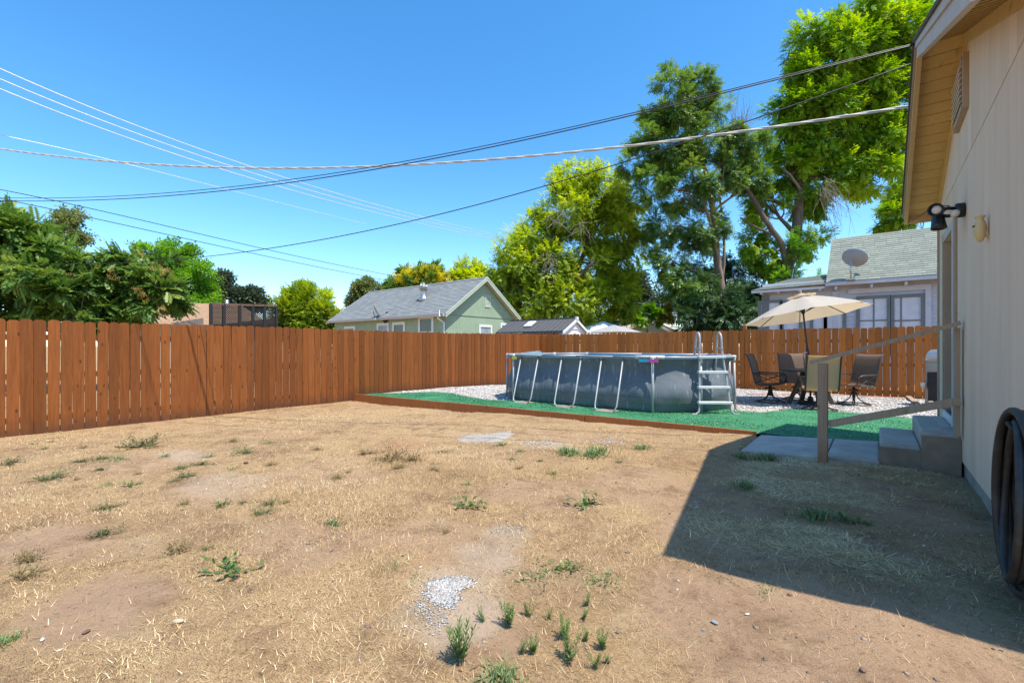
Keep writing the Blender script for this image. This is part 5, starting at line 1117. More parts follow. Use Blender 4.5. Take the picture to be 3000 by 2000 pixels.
L_dk = leafmat("dark_leaf", (0.021, 0.057, 0.021), (0.042, 0.102, 0.033), (0.083, 0.165, 0.045), .3, .05)
L_oli = leafmat("olive_leaf", (0.105, 0.135, 0.045), (0.180, 0.225, 0.075), (0.300, 0.345, 0.120), .35)
L_flow = leafmat("golden_flower", (.08, .14, .02), (.55, .48, .03), (.78, .68, .05), .4)
# left group
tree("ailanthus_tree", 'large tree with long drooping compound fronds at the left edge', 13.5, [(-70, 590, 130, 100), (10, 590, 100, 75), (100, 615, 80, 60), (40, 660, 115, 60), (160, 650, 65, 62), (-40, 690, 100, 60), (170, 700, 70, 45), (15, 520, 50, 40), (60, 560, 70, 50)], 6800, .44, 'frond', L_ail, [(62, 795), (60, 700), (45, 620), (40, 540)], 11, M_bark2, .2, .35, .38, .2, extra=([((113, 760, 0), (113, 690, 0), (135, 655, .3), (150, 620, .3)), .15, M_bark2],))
tree("thin_tree", 'sparse olive tree top showing behind the left fronds', 17, [(120, 520, 55, 45), (165, 545, 45, 40), (90, 500, 40, 35)], 800, .34, 'broad', L_oli, [(130, 795), (130, 640), (125, 540)], 12, None, .08, .1, .3, .4)
tree("ailanthus_tree", 'broad compound-leaved tree with rusty seed clusters right of the leftmost tree', 14.5, [(260, 640, 60, 50), (320, 650, 75, 65), (280, 700, 80, 45), (370, 690, 50, 50), (240, 690, 60, 50), (340, 610, 55, 35), (225, 730, 40, 35)], 5400, .42, 'frond', L_ail, [(300, 795), (298, 710), (310, 640)], 13, M_bark, .13, .35, .36, .2)
V, ti = [], []
r = np.random.default_rng(5); pts = []
for _ in range(17):
    x, y = r.choice([(250, 640), (300, 630), (355, 655), (395, 700), (345, 610), (285, 700), (60, 590), (150, 640), (20, 620)]) + r.normal(0, 22, 2); pts.append(atD(x, y, 13.2 + r.normal(0, .3)))
pts = np.repeat(np.array(pts), 7, 0) + r.normal(0, .07, (119, 3)); Vs, per = sprays(pts, r.normal(size=(119, 3)) - [0, 0, .5], np.full(119, .15), 'broad', r)
L_seed = leafmat("rusty_seed", (.26, .17, .05), (.40, .28, .09), (.55, .42, .16), .3)
tag(link("seed_clusters", npmesh("seed_clusters", Vs, np.arange(len(Vs)).reshape(-1, 4), np.repeat(r.random(119), per)), L_seed), 'rusty yellow seed clusters in the left compound-leaved trees', 'seeds', kind='stuff')
tree("leafy_tree", 'bright green bushy tree above the brown roofed house', 36, [(420, 605, 45, 40), (405, 650, 60, 55), (455, 650, 45, 50), (330, 578, 20, 14), (450, 700, 55, 30), (390, 700, 50, 30)], 4600, .62, 'broad', L_brt, [(420, 795), (418, 700), (420, 620)], 14, None, .14, .2, .34, .25)
tree("oak_tree", 'dark grey-green oak, taller of the two in the distance left of centre', 62, [(505, 655, 22, 25), (495, 680, 26, 22), (520, 680, 22, 20)], 1600, 1.3, 'broad', L_oak, [(508, 795), (508, 700), (506, 660)], 15, None, .35, .1, .3, .15)
tree("oak_tree", 'low spreading dark oak right of the tall distant oak', 64, [(550, 690, 26, 16), (580, 688, 20, 15), (535, 700, 24, 14), (592, 696, 14, 10)], 1700, 1.25, 'broad', L_oak, [(560, 795), (560, 720), (562, 690)], 16, None, .3, .1, .3, .15)
tree("round_shrub", 'rounded olive and yellow-green shrub between the mesh frame and green house', 34, [(700, 715, 48, 48), (670, 725, 38, 40), (735, 730, 38, 38), (700, 750, 65, 30), (765, 745, 30, 25)], 5000, .66, 'willow', L_bush, [(705, 795), (705, 750), (702, 700)], 17, None, .1, -.15, .3, .15, .4)
tree("yellow_shoots", 'pale yellow new shoots rising behind the rounded shrub', 36, [(690, 678, 38, 24), (655, 705, 25, 30), (720, 690, 34, 26), (755, 715, 26, 26)], 900, .62, 'willow', L_yel, [(705, 795), (700, 720), (695, 690)], 18, None, .06, -.5, .3, .5, cat='shrub')
tree("olive_tree", 'hazy olive green round tree behind the green house ridge', 46, [(828, 668, 20, 17), (850, 662, 22, 16), (815, 685, 14, 18)], 1500, .62, 'broad', L_oli, [(835, 795), (835, 700), (838, 670)], 19, None, .2, .1)
tree("olive_tree", 'small dark green tree top just right of the hazy olive tree', 48, [(893, 652, 15, 15), (900, 664, 20, 12)], 900, .6, 'broad', L_wal, [(895, 795), (895, 690), (894, 655)], 20, None, .2, .1)
tree("flowering_tree", 'golden yellow flowering tree behind the turbine vent', 34, [(945, 630, 26, 15), (985, 625, 32, 15), (1010, 640, 20, 12), (925, 645, 22, 12), (965, 645, 40, 12)], 1300, .6, 'frond', L_wal, [(965, 795), (965, 680), (968, 635)], 21, None, .1, .2, .4, .4)
r = np.random.default_rng(6); cs = [(945, 628, 24, 12), (985, 621, 30, 11), (1008, 640, 18, 10), (925, 642, 20, 9), (970, 640, 34, 10)]; pts = []
for _ in range(260):
    c = cs[r.integers(5)]; pts.append(atD(c[0] + r.normal(0, c[2] * .5), c[1] + r.normal(0, c[3] * .5), 33.6 + r.normal(0, .5)))
pts = np.repeat(np.array(pts), 3, 0) + r.normal(0, .08, (780, 3)); Vs, per = sprays(pts, r.normal(size=(780, 3)) + [0, 0, .5], np.full(780, .36), 'broad', r)
tag(link("yellow_blossom", npmesh("yellow_blossom", Vs, np.arange(len(Vs)).reshape(-1, 4), np.repeat(.45 + .55 * r.random(780), per)), L_flow), 'golden blossom on the flowering tree behind the green house', 'blossom', kind='stuff')
tree("feathery_tree", 'wispy yellow-green tree top left of the big central tree', 36, [(1070, 622, 24, 20), (1095, 632, 22, 18), (1050, 640, 16, 14), (1080, 645, 35, 14)], 1500, .6, 'willow', L_yel, [(1080, 795), (1078, 690), (1078, 630)], 22, None, .1, -.1, .35, .4)
# big central tree
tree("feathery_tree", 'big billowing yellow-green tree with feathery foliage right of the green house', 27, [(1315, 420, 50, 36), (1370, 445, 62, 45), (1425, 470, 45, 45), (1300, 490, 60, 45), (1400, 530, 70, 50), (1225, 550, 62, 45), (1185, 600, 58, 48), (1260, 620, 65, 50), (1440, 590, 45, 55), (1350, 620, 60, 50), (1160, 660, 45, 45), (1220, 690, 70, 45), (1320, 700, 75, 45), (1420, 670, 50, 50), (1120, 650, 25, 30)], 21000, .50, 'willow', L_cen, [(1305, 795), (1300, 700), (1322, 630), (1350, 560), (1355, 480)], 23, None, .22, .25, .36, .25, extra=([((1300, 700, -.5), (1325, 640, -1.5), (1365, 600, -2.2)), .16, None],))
r = np.random.default_rng(9); m = MB()
for (cx_, cy_) in ((1285, 480), (1280, 500), (1262, 585), (1270, 610), (1340, 520)):
    for _ in range(9): a = atD(cx_ + r.normal(0, 8), cy_ + r.normal(0, 8), 24.2); b = atD(cx_ + r.normal(0, 26), cy_ + 20 + r.normal(0, 22), 23.8); m.tube(bent(a, b, r, 5, .15), [.016, .014, .012, .009, .005], 4)
tag(wpart("dead_twigs", m, M_twig), 'bare tangled twigs hanging in the big central tree', 'twigs', kind='stuff')
# conifer and shrubs in the gap
tree("conifer_tree", 'dark blue-green tree in the gap right of the central tree', 42, [(1468, 660, 30, 26), (1460, 695, 42, 30), (1485, 680, 30, 36), (1450, 730, 55, 28), (1500, 720, 30, 30)], 3000, .85, 'broad', L_oak, [(1470, 795), (1470, 720), (1470, 660)], 24, None, .25, .2)
tree("locust_shrub", 'small light green shrub above the little white house', 31, [(1490, 722, 26, 14), (1470, 730, 22, 12), (1515, 728, 20, 12)], 800, .42, 'frond', L_brt, [(1490, 795), (1490, 750), (1490, 725)], 25, None, .06, .1, cat='shrub')
# tall dark tree
tree("walnut_tree", 'tall dark green tree with bare tan trunks left of the biggest tree', 24, [(1540, 210, 45, 40), (1600, 205, 40, 36), (1570, 255, 62, 42), (1515, 275, 40, 30), (1640, 260, 42, 36), (1500, 335, 50, 36), (1455, 375, 34, 26), (1540, 350, 55, 40), (1620, 330, 55, 45), (1500, 430, 52, 38), (1570, 440, 62, 48), (1660, 400, 45, 45), (1530, 520, 48, 38), (1610, 530, 55, 45), (1690, 330, 40, 34), (1545, 600, 50, 36), (1575, 660, 60, 45), (1720, 420, 40, 36), (1745, 350, 35, 36)], 15500, .40, 'fine', L_wal, [(1668, 795), (1662, 690), (1648, 600), (1640, 500), (1622, 420), (1600, 330), (1590, 260)], 26, M_bark2, .24, .3, .34, .4, .45,
     extra=([((1655, 640, -.3), (1640, 540, -.6), (1615, 460, -.6), (1590, 400, -.5), (1560, 340, -.4)), .10, M_bark2], [((1660, 650, .2), (1665, 560, .1), (1655, 470, .2), (1650, 400, .3)), .09, M_bark2]))
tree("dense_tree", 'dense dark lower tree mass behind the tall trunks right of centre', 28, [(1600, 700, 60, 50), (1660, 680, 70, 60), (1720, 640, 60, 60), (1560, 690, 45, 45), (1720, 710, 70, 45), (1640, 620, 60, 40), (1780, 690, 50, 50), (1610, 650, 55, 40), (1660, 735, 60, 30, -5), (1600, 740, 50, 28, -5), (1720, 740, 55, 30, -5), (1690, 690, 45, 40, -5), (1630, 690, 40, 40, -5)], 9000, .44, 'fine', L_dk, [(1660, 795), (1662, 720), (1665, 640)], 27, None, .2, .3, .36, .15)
tree("yellow_shrub", 'yellowing shrub low in the shade behind the pool ladder fence', 25.5, [(1545, 720, 26, 32), (1610, 735, 34, 22), (1575, 700, 24, 26)], 700, .36, 'frond', leafmat("yellowing_leaf", (.06, .10, .015), (.18, .17, .02), (.40, .28, .03), .4), [(1580, 795), (1580, 750), (1578, 720)], 28, None, .05, .2, .35, .4, cat='shrub')
# biggest tree on the right
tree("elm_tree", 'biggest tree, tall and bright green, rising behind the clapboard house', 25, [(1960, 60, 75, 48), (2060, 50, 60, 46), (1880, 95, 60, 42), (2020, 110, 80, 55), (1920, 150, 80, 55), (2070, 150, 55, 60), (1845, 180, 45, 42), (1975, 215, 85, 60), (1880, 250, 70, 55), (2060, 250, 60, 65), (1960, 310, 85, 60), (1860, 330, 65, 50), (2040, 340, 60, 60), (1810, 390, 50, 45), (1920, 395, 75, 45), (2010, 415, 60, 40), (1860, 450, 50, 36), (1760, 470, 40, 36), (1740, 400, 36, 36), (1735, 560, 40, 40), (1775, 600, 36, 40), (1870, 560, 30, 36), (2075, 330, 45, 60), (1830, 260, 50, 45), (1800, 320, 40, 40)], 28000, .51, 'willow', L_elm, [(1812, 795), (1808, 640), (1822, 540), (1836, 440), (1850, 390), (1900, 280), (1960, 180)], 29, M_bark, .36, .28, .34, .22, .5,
     extra=([((1808, 620, -.4), (1795, 560, -.8), (1755, 500, -1.0), (1715, 430, -1.0), (1680, 400, -.8), (1655, 395, -.6)), .17, None], [((1790, 545, -.8), (1740, 525, -1.0), (1700, 500, -1.0)), .08, None], [((1840, 440, -.3), (1815, 400, -.5), (1800, 388, -.5)), .09, M_bark2]))
tree("ivy_growth", 'ivy and leafy shoots climbing the trunk of the biggest tree', 24.2, [(1815, 600, 20, 60), (1800, 670, 32, 50), (1835, 560, 18, 50), (1850, 640, 30, 45), (1870, 690, 30, 40), (1830, 710, 40, 35)], 2200, .32, 'fine', L_brt, [(1812, 795), (1810, 700), (1818, 600)], 30, None, .12, .2, .3, .3, cat='climber')
tree("elm_tree", 'bright tree glimpsed between the soffit and the clapboard house roof', 33, [(2080, 450, 40, 40), (2060, 490, 35, 26), (2110, 420, 40, 45), (2040, 515, 24, 14)], 3000, .56, 'willow', L_elm, [(2110, 795), (2108, 600), (2095, 470)], 31, None, .15, .2)
m = MB(); r = np.random.default_rng(10)
for (cx_, cy_, ex_, ey_) in ((1690, 300, 1705, 235), (1900, 420, 1945, 500), (1890, 440, 1925, 510), (1700, 300, 1725, 260)):
    for _ in range(14): a = atD(cx_ + r.normal(0, 6), cy_ + r.normal(0, 8), 23.0); b = atD(ex_ + r.normal(0, 22), ey_ + r.normal(0, 22), 22.8); m.tube(bent(a, b, r, 5, .12), [.014, .012, .010, .007, .004], 4)
tag(wpart("bare_twigs", m, M_twig), 'bare leafless twigs sticking out between the two tallest trees', 'twigs', kind='stuff')

# ---------------------------------------------------------------- dry grass
def dens(x, y):
    d = .30 + .9 * ss((vnoise(x, y, .7) - .35) / .35) * ss((vnoise(x + 30, y, 2.1) - .25) / .5) + .35 * vnoise(x, y + 40, 6)
    sh_ = ss((x + 1.3) / .5) * ss((y - 3.3) / .6); d = d * (1 - sh_) + sh_ * (.15 + 1.6 * ss((vnoise(x * 1.0, y * 1.3 + 8, 1.7) - .42) / .22))
    return d * (1 - .88 * bare(x, y))
def blades(n, xr, yr, L, wd, seed, stand=.5, dm=None, sd=.35):
    r = np.random.default_rng(seed); X = r.uniform(*xr, n); Y = r.uniform(*yr, n); keep = (r.random(n) < (dm or dens)(X, Y) / 1.4) & (Y < kerbY(X) - .02)
    keep &= ~((X > -1.28) & (X < .7) & (Y > 5.96)) & (X < .63) & (X > -10.19); X, Y = X[keep], Y[keep]; n = len(X); Z = gz(X, Y) - .003
    a = r.random(n) * 6.283; l = r.uniform(*L, n); tl_ = np.clip(np.abs(r.normal(stand, sd, n)), .02, 1.3); dx, dy = np.cos(a), np.sin(a); h = np.sin(tl_) * l; q = np.cos(tl_) * l; w_ = r.uniform(*wd, n) / 2; b = a + r.normal(0, .25, n)
    p0 = np.stack([X, Y, Z], 1); s = np.stack([-dy, dx, 0 * dx], 1) * w_[:, None]; tip = p0 + np.stack([dx * q, dy * q, h], 1)
    V = np.stack([p0 - s, p0 + s, tip], 1).reshape(-1, 3); Fq = np.arange(3 * n).reshape(-1, 3)
    t_ = np.clip(r.normal(.5, .24, n) + (vnoise(X, Y, 1.3) - .5) * .5, 0, 1); return V, Fq, np.repeat(t_, 3)
M_straw = tintmat("straw", [(0, (.17, .10, .048)), (.35, (.42, .27, .13)), (.7, (.65, .47, .255)), (1, (.78, .63, .40))])
M_straw2 = tintmat('pale_straw', [(0, (.30, .19, .08)), (.35, (.60, .42, .20)), (.7, (.82, .62, .34)), (1, (.88, .74, .48))])
def grass(name, label, sets, mat=None):
    Vs, Fs, Ts, o = [], [], [], 0
    for s in sets: V, Fq, t_ = blades(*s[0], **s[1]); Vs.append(V); Fs.append(Fq + o); Ts.append(t_); o += len(V)
    tag(link(name, npmesh(name, np.concatenate(Vs), np.concatenate(Fs), np.concatenate(Ts)), mat or M_straw), label, 'dry grass', kind='stuff')
grass("dry_grass", 'dry straw-coloured grass covering the yard', [((240000, (-4.5, .63), (.9, 4.0), (.012, .05), (.0014, .003), 41), dict(stand=.22)), ((22000, (-4.5, .63), (.9, 4.0), (.03, .08), (.0018, .003), 45), dict(stand=.6)), ((260000, (-10.2, -1), (.2, 6.6), (.015, .05), (.003, .0055), 42), dict(stand=.3)), ((60000, (-10.2, .6), (3.5, 7.0), (.015, .05), (.003, .006), 43), dict(stand=.35))])
def litter(x, y): return 1.15 * ss((vnoise(x, y + 8, 1.5) * .65 + vnoise(x + 3, y, 4.3) * .35 - .375) / .14) * ss((x + 1.25) / .5) * ss((y - 2.95) / .25)
grass("straw_litter", 'matted pale straw in the shade beside the beige house', [((120000, (-1.5, .63), (2.4, 6.05), (.04, .12), (.0035, .0065), 44), dict(stand=.05, dm=litter, sd=.10))], M_straw2)
# ---------------------------------------------------------------- weeds
W_grey = leafmat("weed_grey", (0.070, 0.085, 0.034), (0.132, 0.147, 0.062), (0.232, 0.240, 0.116), .25); W_grn = leafmat("weed_green", (0.055, 0.105, 0.032), (0.110, 0.190, 0.050), (0.220, 0.310, 0.085), .35, .05); W_dry = leafmat("weed_dry", (0.155, 0.132, 0.062), (0.264, 0.209, 0.101), (0.419, 0.310, 0.155), .25); W_tuft = leafmat("weed_tuft", (0.093, 0.139, 0.054), (0.171, 0.240, 0.093), (0.310, 0.388, 0.186), .3)
def weed_mesh(kind, seed):
    r = np.random.default_rng(seed); Q = []; tt = []
    if kind in ('lacy', 'dry'):
        for k in range(46):
            a = r.random() * 6.28; e = r.uniform(.25, 1.25); L = r.uniform(.35, 1.0); d = np.array([math.cos(a) * math.cos(e), math.sin(a) * math.cos(e), math.sin(e) * .75]); o = np.array([r.normal(0, .13), r.normal(0, .13), 0]); t0 = r.random()
            for u in np.linspace(.15, 1, 9):
                b = o + d * L * u; dd = d + r.normal(0, .9, 3); Q.append(leafq(b, dd, .13, .035)); tt += [np.clip(t0 + r.normal(0, .15), 0, 1)] * 4
            Q.append(leafq(o, d, L, .012)); tt += [t0] * 4
    elif kind == 'tuft':
        for k in range(150):
            a = r.random() * 6.28; o = np.array([r.normal(0, .25), r.normal(0, .17), 0]); e = r.uniform(.4, 1.3); d = (math.cos(a) * math.cos(e), math.sin(a) * math.cos(e), math.sin(e)); Q.append(leafq(o, d, r.uniform(.2, .45), .035)); tt += [r.random()] * 4
    elif kind == 'leafy':
        for k in range(9):
            a = k * 2.39 + r.normal(0, .3); e = r.uniform(.15, .8); d = np.array([math.cos(a) * math.cos(e), math.sin(a) * math.cos(e), math.sin(e)]); L = r.uniform(.5, 1.0); t0 = r.uniform(.2, .9)
            for u in np.linspace(.2, 1, 6):
                dd = d * .6 + r.normal(0, .55, 3); Q.append(leafq(d * L * u, dd, .30, .15, .02)); tt += [t0] * 4
            Q.append(leafq((0, 0, 0), d, L, .03)); tt += [t0] * 4
    elif kind == 'upright':
        for k in range(r.integers(5, 10)):
            o = np.array([r.normal(0, .05), r.normal(0, .05), 0]); d = np.array([r.normal(0, .42), r.normal(0, .42), 1.0]); H = r.uniform(.5, 1.0); t0 = r.uniform(.25, .85)
            for j in range(int(42 * H)):
                u = .12 + .88 * j / (42 * H); a = j * 2.4; e = .35 + .7 * u; L = .30 * (1 - .45 * u); dd = (math.cos(a) * math.cos(e), math.sin(a) * math.cos(e), math.sin(e)); Q.append(leafq(o + d * H * u, dd, L, .042)); tt += [np.clip(t0 + .25 * u + r.normal(0, .1), 0, 1)] * 4
            Q.append(leafq(o, d, H, .025)); tt += [.3] * 4
    elif kind == 'sprawl':
        for k in range(26):
            a = r.random() * 6.28; p = np.array([r.normal(0, .03), r.normal(0, .03), .02]); t0 = r.random()
            for j in range(9): a += r.normal(0, .4); p = p + np.array([math.cos(a), math.sin(a), r.normal(0, .12)]) * .07; p[2] = max(.01, p[2]); Q.append(leafq(p, r.normal(0, 1, 3) + [0, 0, .4], .11, .03)); tt += [t0] * 4
    V = np.array(Q).reshape(-1, 3); return npmesh("weed_" + kind, V, np.arange(len(V)).reshape(-1, 4), np.array(tt))
WM = {}
for k, mt_ in (('lacy', W_grey), ('dry', W_dry), ('tuft', W_tuft), ('leafy', W_grn), ('upright', W_grn), ('sprawl', W_tuft)):
    WM[k] = []
    for s in range(3): me = weed_mesh(k, 60 + s * 7 + len(k)); me.materials.append(mt_); WM[k].append(me)
def wd_(zone, zx, zy): return ({'A': 0, 'B': 705.6, 'C': 1332.8}[zone] + zx * .375, 980 + zy * .375)
DESC = {'lacy': 'low grey-green lacy weed clump', 'dry': 'dry brownish weed clump', 'tuft': 'green grass tuft', 'leafy': 'bright broad-leaved green weed', 'upright': 'upright narrow-leaved green weed', 'sprawl': 'sprawling thin green weed'}
weeds = [  # zone, x, y of the foot, kind, width in the zoom, label ending
    ('A', 60, 225, 'lacy', 140, 'at the left edge near the fence'), ('A', 205, 105, 'leafy', 30, 'small, nearest the left end of the fence'), ('A', 305, 95, 'leafy', 30, 'small, second along the fence from the left'), ('A', 275, 135, 'lacy', 55, 'small, just below the fence at left'), ('A', 870, 122, 'lacy', 230, 'widest of those along the left fence'), ('A', 510, 130, 'dry', 50, 'small, in the upper left lawn'),
    ('A', 500, 215, 'lacy', 100, 'left one of the row in the upper left lawn'), ('A', 610, 200, 'lacy', 95, 'second one of the row in the upper left lawn'), ('A', 745, 195, 'sprawl', 150, 'in the row across the upper left lawn'), ('A', 1010, 185, 'leafy', 50, 'beside the pale bare strip in the upper lawn'), ('A', 1282, 185, 'leafy', 50, 'right of the pale bare strip in the upper lawn'), ('A', 1490, 160, 'lacy', 130, 'right of the bright weeds in the upper lawn'), ('A', 1430, 90, 'dry', 60, 'far up the lawn below the fence'), ('A', 1660, 95, 'sprawl', 90, 'far up the lawn towards the fence'),
    ('A', 325, 315, 'lacy', 170, 'thick, on the left side of the lawn'), ('A', 610, 265, 'lacy', 85, 'under the row in the left lawn'), ('A', 470, 325, 'dry', 50, 'right of the thick clump at left'), ('A', 655, 355, 'sprawl', 140, 'next to a bright leafy weed at left'), ('A', 805, 360, 'leafy', 75, 'rounded, in the left lawn'), ('A', 850, 290, 'lacy', 50, 'tiny, between the left clumps'), ('A', 1110, 255, 'lacy', 95, 'upper of the group in the mid-left lawn'), ('A', 1235, 230, 'lacy', 95, 'right of the group in the mid-left lawn'), ('A', 1130, 310, 'lacy', 110, 'lower of the group in the mid-left lawn'), ('A', 1060, 335, 'lacy', 60, 'lowest of the group in the mid-left lawn'), ('A', 1410, 265, 'sprawl', 95, 'left of a dark clod in the lawn'), ('A', 1655, 235, 'dry', 65, 'right of a dark clod in the lawn'), ('A', 1315, 225, 'sprawl', 80, 'above the dark clod in the lawn'),
    ('A', 640, 505, 'lacy', 130, 'alone in the left middle of the lawn'), ('A', 1125, 475, 'dry', 80, 'alone in the middle of the left lawn'), ('A', 1365, 480, 'leafy', 85, 'in the middle of the lawn'), ('A', 1490, 465, 'lacy', 70, 'right of the bright weed in mid lawn'), ('A', 1660, 470, 'lacy', 110, 'upper of a pair in the middle lawn'), ('A', 1610, 530, 'lacy', 120, 'lower of a pair in the middle lawn'), ('A', 1750, 465, 'dry', 60, 'right of a pair in the middle lawn'),
    ('A', 645, 660, 'lacy', 160, 'thick, in the lower left lawn'), ('A', 155, 820, 'dry', 160, 'upper one at the lower left'), ('A', 160, 920, 'dry', 160, 'lower one at the lower left'), ('A', 1080, 765, 'dry', 150, 'left of the bright weed in the lower lawn'), ('A', 1270, 745, 'lacy', 80, 'thin, in the lower middle lawn'), ('A', 1410, 895, 'leafy', 200, 'large, flat, in the lower left foreground'), ('A', 20, 1330, 'tuft', 180, 'cut off by the left edge of the picture'),
    ('B', 360, 165, 'dry', 90, 'left of the brown cluster in the middle lawn'), ('B', 520, 200, 'dry', 170, 'biggest of the brown cluster in the middle lawn'), ('B', 650, 205, 'dry', 120, 'right of the brown cluster in the middle lawn'), ('B', 785, 265, 'dry', 70, 'single, below the brown cluster'), ('B', 185, 315, 'dry', 80, 'left below the brown cluster'), ('B', 250, 280, 'dry', 50, 'small, left below the brown cluster'), ('B', 560, 255, 'dry', 90, 'just below the brown cluster'), ('B', 825, 150, 'sprawl', 110, 'left of the pale concrete patch'), ('B', 60, 140, 'dry', 55, 'small, far left of the brown cluster'), ('B', 980, 355, 'leafy', 45, 'small, in the centre of the lawn'),
    ('B', 1195, 112, 'leafy', 55, 'at the right tip of the concrete patch'), ('B', 1308, 150, 'leafy', 50, 'below the white pebbles'), ('B', 1260, 200, 'lacy', 60, 'left of the green grass patch'), ('B', 1430, 210, 'lacy', 50, 'lower left of the green grass patch'), ('B', 1505, 290, 'leafy', 45, 'single, in the right middle lawn'), ('B', 1300, 255, 'dry', 55, 'below the white pebbles in the lawn'), ('B', 1600, 170, 'tuft', 190, 'left half of the long patch near the edging'), ('B', 1760, 175, 'tuft', 210, 'right half of the long patch near the edging'),
    ('B', 985, 490, 'leafy', 140, 'flat, in the centre of the lawn'), ('B', 1690, 480, 'leafy', 150, 'spindly, right of centre in the lawn'), ('B', 165, 595, 'tuft', 110, 'small, in the centre left lawn'), ('B', 850, 645, 'dry', 60, 'reddish, right of centre left tuft'), ('B', 545, 865, 'sprawl', 130, 'upper one left of the white chippings'), ('B', 640, 935, 'sprawl', 120, 'lower one left of the white chippings'), ('B', 1605, 870, 'leafy', 110, 'dark, right of the white chippings'), ('B', 1450, 900, 'sprawl', 260, 'large mat right of the white chippings'), ('B', 1750, 960, 'sprawl', 240, 'large mat near the shadow corner'),
    ('B', 1085, 1195, 'upright', 90, 'leftmost of the foreground cluster'), ('B', 1230, 1225, 'upright', 150, 'tall, left in the foreground cluster'), ('B', 1355, 1160, 'upright', 100, 'back of the foreground cluster'), ('B', 1480, 1185, 'upright', 70, 'small, middle of the foreground cluster'), ('B', 1570, 1290, 'upright', 130, 'centre of the foreground cluster'), ('B', 1600, 1440, 'upright', 190, 'thickest of the foreground cluster'), ('B', 1300, 1390, 'upright', 90, 'middle front of the foreground cluster'), ('B', 1385, 1385, 'upright', 110, 'right beside the middle front one of the cluster'), ('B', 1715, 1095, 'upright', 90, 'right back of the foreground cluster'), ('B', 1690, 1170, 'upright', 80, 'right of centre in the foreground cluster'), ('B', 1815, 1360, 'upright', 120, 'right front of the foreground cluster'), ('B', 1770, 1480, 'upright', 110, 'nearest the camera on the right of the cluster'), ('B', 1840, 1440, 'upright', 70, 'small, far right front of the cluster'), ('B', 935, 1445, 'upright', 250, 'broad, branching, alone left of the foreground cluster'), ('B', 1705, 1310, 'upright', 90, 'low, right of centre in the foreground cluster'), ('B', 1200, 1560, 'tuft', 300, 'at the bottom edge of the picture'),
    ('C', 375, 135, 'tuft', 110, 'below the timber edging'), ('C', 245, 220, 'lacy', 60, 'small, right of the long grass patch'), ('C', 1010, 375, 'tuft', 160, 'in the shade left of the steps'), ('C', 1140, 205, 'tuft', 160, 'at the front edge of the concrete path'), ('C', 985, 190, 'tuft', 120, 'at the left front corner of the concrete path'), ('C', 1440, 560, 'tuft', 220, 'in the house shade on matted straw'), ('C', 1610, 570, 'leafy', 110, 'in the house shade, left of two'), ('C', 1720, 590, 'leafy', 100, 'in the house shade, right of two'), ('C', 1130, 1020, 'sprawl', 200, 'on the edge of the house shadow'), ('C', 880, 920, 'sprawl', 140, 'left end of the house shadow edge'), ('C', 45, 475, 'leafy', 70, 'spindly stems right of the lawn centre'),
]
for i, (zn, zx, zy, kd, wz, end) in enumerate(weeds):
    x, y = wd_(zn, zx, zy); p = onG(x, y); D = ST * -p[0] + CT * p[1]; wm = wz * .375 * D / F
    sc = {'lacy': .92, 'dry': 1.0, 'tuft': 1.05, 'leafy': .95, 'upright': .95, 'sprawl': 1.25}[kd] * wm
    o = bpy.data.objects.new("weed", WM[kd][i % 3]); col.objects.link(o); o.location = (p[0], p[1], float(gz(p[0], p[1])) - .004); o.rotation_euler = (.12 * math.sin(i * 3.1), .12 * math.cos(i * 2.3), i * 1.7)
    hz = {'lacy': .6, 'dry': .85, 'sprawl': .6, 'leafy': .75, 'tuft': .8, 'upright': 1.1}[kd]; o.scale = (sc, sc, sc * hz); tag(o, DESC[kd] + ', ' + end, 'weed', 'weeds in the dry lawn')
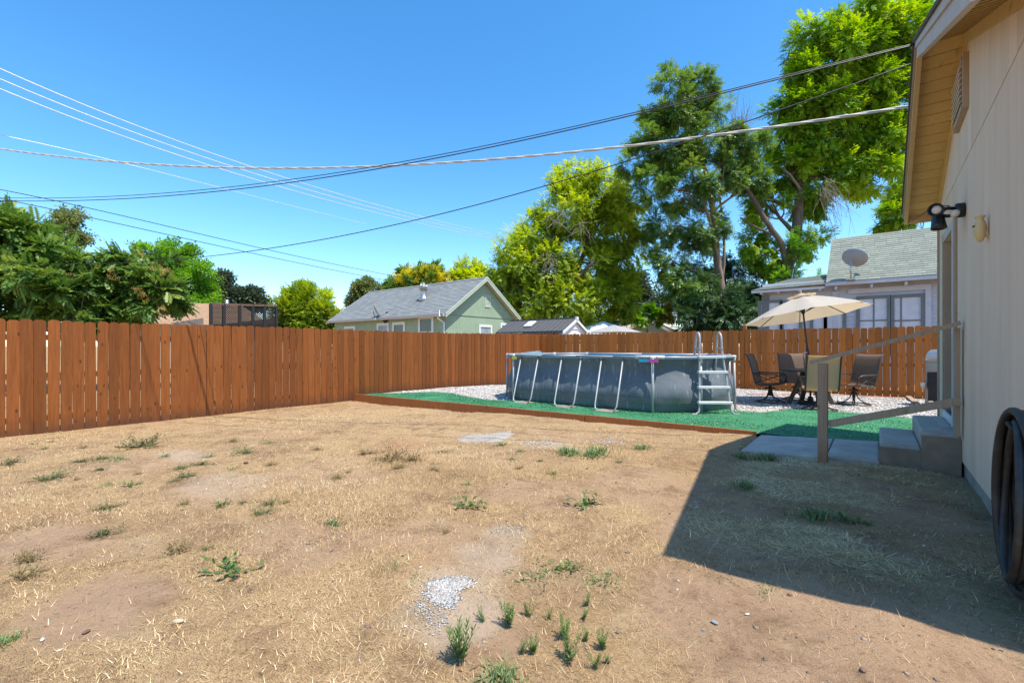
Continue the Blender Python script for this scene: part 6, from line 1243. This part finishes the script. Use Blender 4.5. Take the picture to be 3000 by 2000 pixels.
# loose debris one can point at
def stone(label, px, py, s, c, seed, flat=.6):
    s *= .72; c = tuple(x * .85 for x in c); p = onG(px, py); V, Fq, ti = rocks(1, np.array([p[0]]), np.array([p[1]]), np.array([p[2] + s * .25]), np.array([s]), flat, seed); me = npmesh("stone", V - p[None], Fq); o = link("stone", me, paint("stone_%d" % seed, c, .9, .2, 30, .6), None, tuple(p)); md = o.modifiers.new("sub", 'SUBSURF'); md.levels = md.render_levels = 2; tag(o, label, 'stone')
for k, (zn, zx, zy, s, c, lb) in enumerate([('C', 1285, 1030, .022, (.25, .13, .09), 'reddish brown stone on the edge of the house shadow'), ('C', 825, 1205, .028, (.30, .31, .33), 'flat blue-grey stone on bare soil in the right foreground'), ('C', 755, 1245, .013, (.22, .26, .32), 'small bluish stone below the flat grey stone'), ('C', 230, 1260, .018, (.20, .17, .16), 'dark round stone right of the foreground weeds'), ('C', 1730, 1495, .024, (.22, .13, .10), 'dark reddish stone at the lower right'), ('C', 1025, 1150, .020, (.62, .57, .50), 'pale elongated stone on bare soil at right'), ('C', 375, 1095, .016, (.45, .30, .24), 'pinkish stone beside the sprawling weed'), ('C', 400, 640, .016, (.20, .19, .20), 'dark stone on the lawn left of the house shadow'), ('A', 530, 1260, .032, (.20, .10, .07), 'dark red clod in the lower left foreground'), ('A', 1505, 225, .05, (.13, .08, .05), 'dark brown clod in the upper left lawn'), ('A', 260, 1310, .024, (.68, .66, .62), 'white stone at the lower left'), ('A', 365, 1370, .016, (.66, .64, .60), 'small white stone right of the white one at lower left'), ('A', 1090, 1200, .035, (.60, .48, .32), 'pale dry leaf litter lump in the lower left'), ('B', 725, 1335, .016, (.70, .69, .66), 'white stone left of the branching weed'), ('B', 600, 1225, .017, (.62, .62, .60), 'pale flat stone below the white chippings'), ('B', 940, 1490, .018, (.30, .13, .07), 'rust coloured chip below the branching weed'), ('B', 1225, 580, .020, (.20, .12, .09), 'dark clod above the white dusty patches'), ('C', 140, 300, .02, (.30, .29, .30), 'grey stone on the lawn below the grass patch')]):
    x, y = wd_(zn, zx, zy); stone(lb, x, y, s, c, 100 + k)
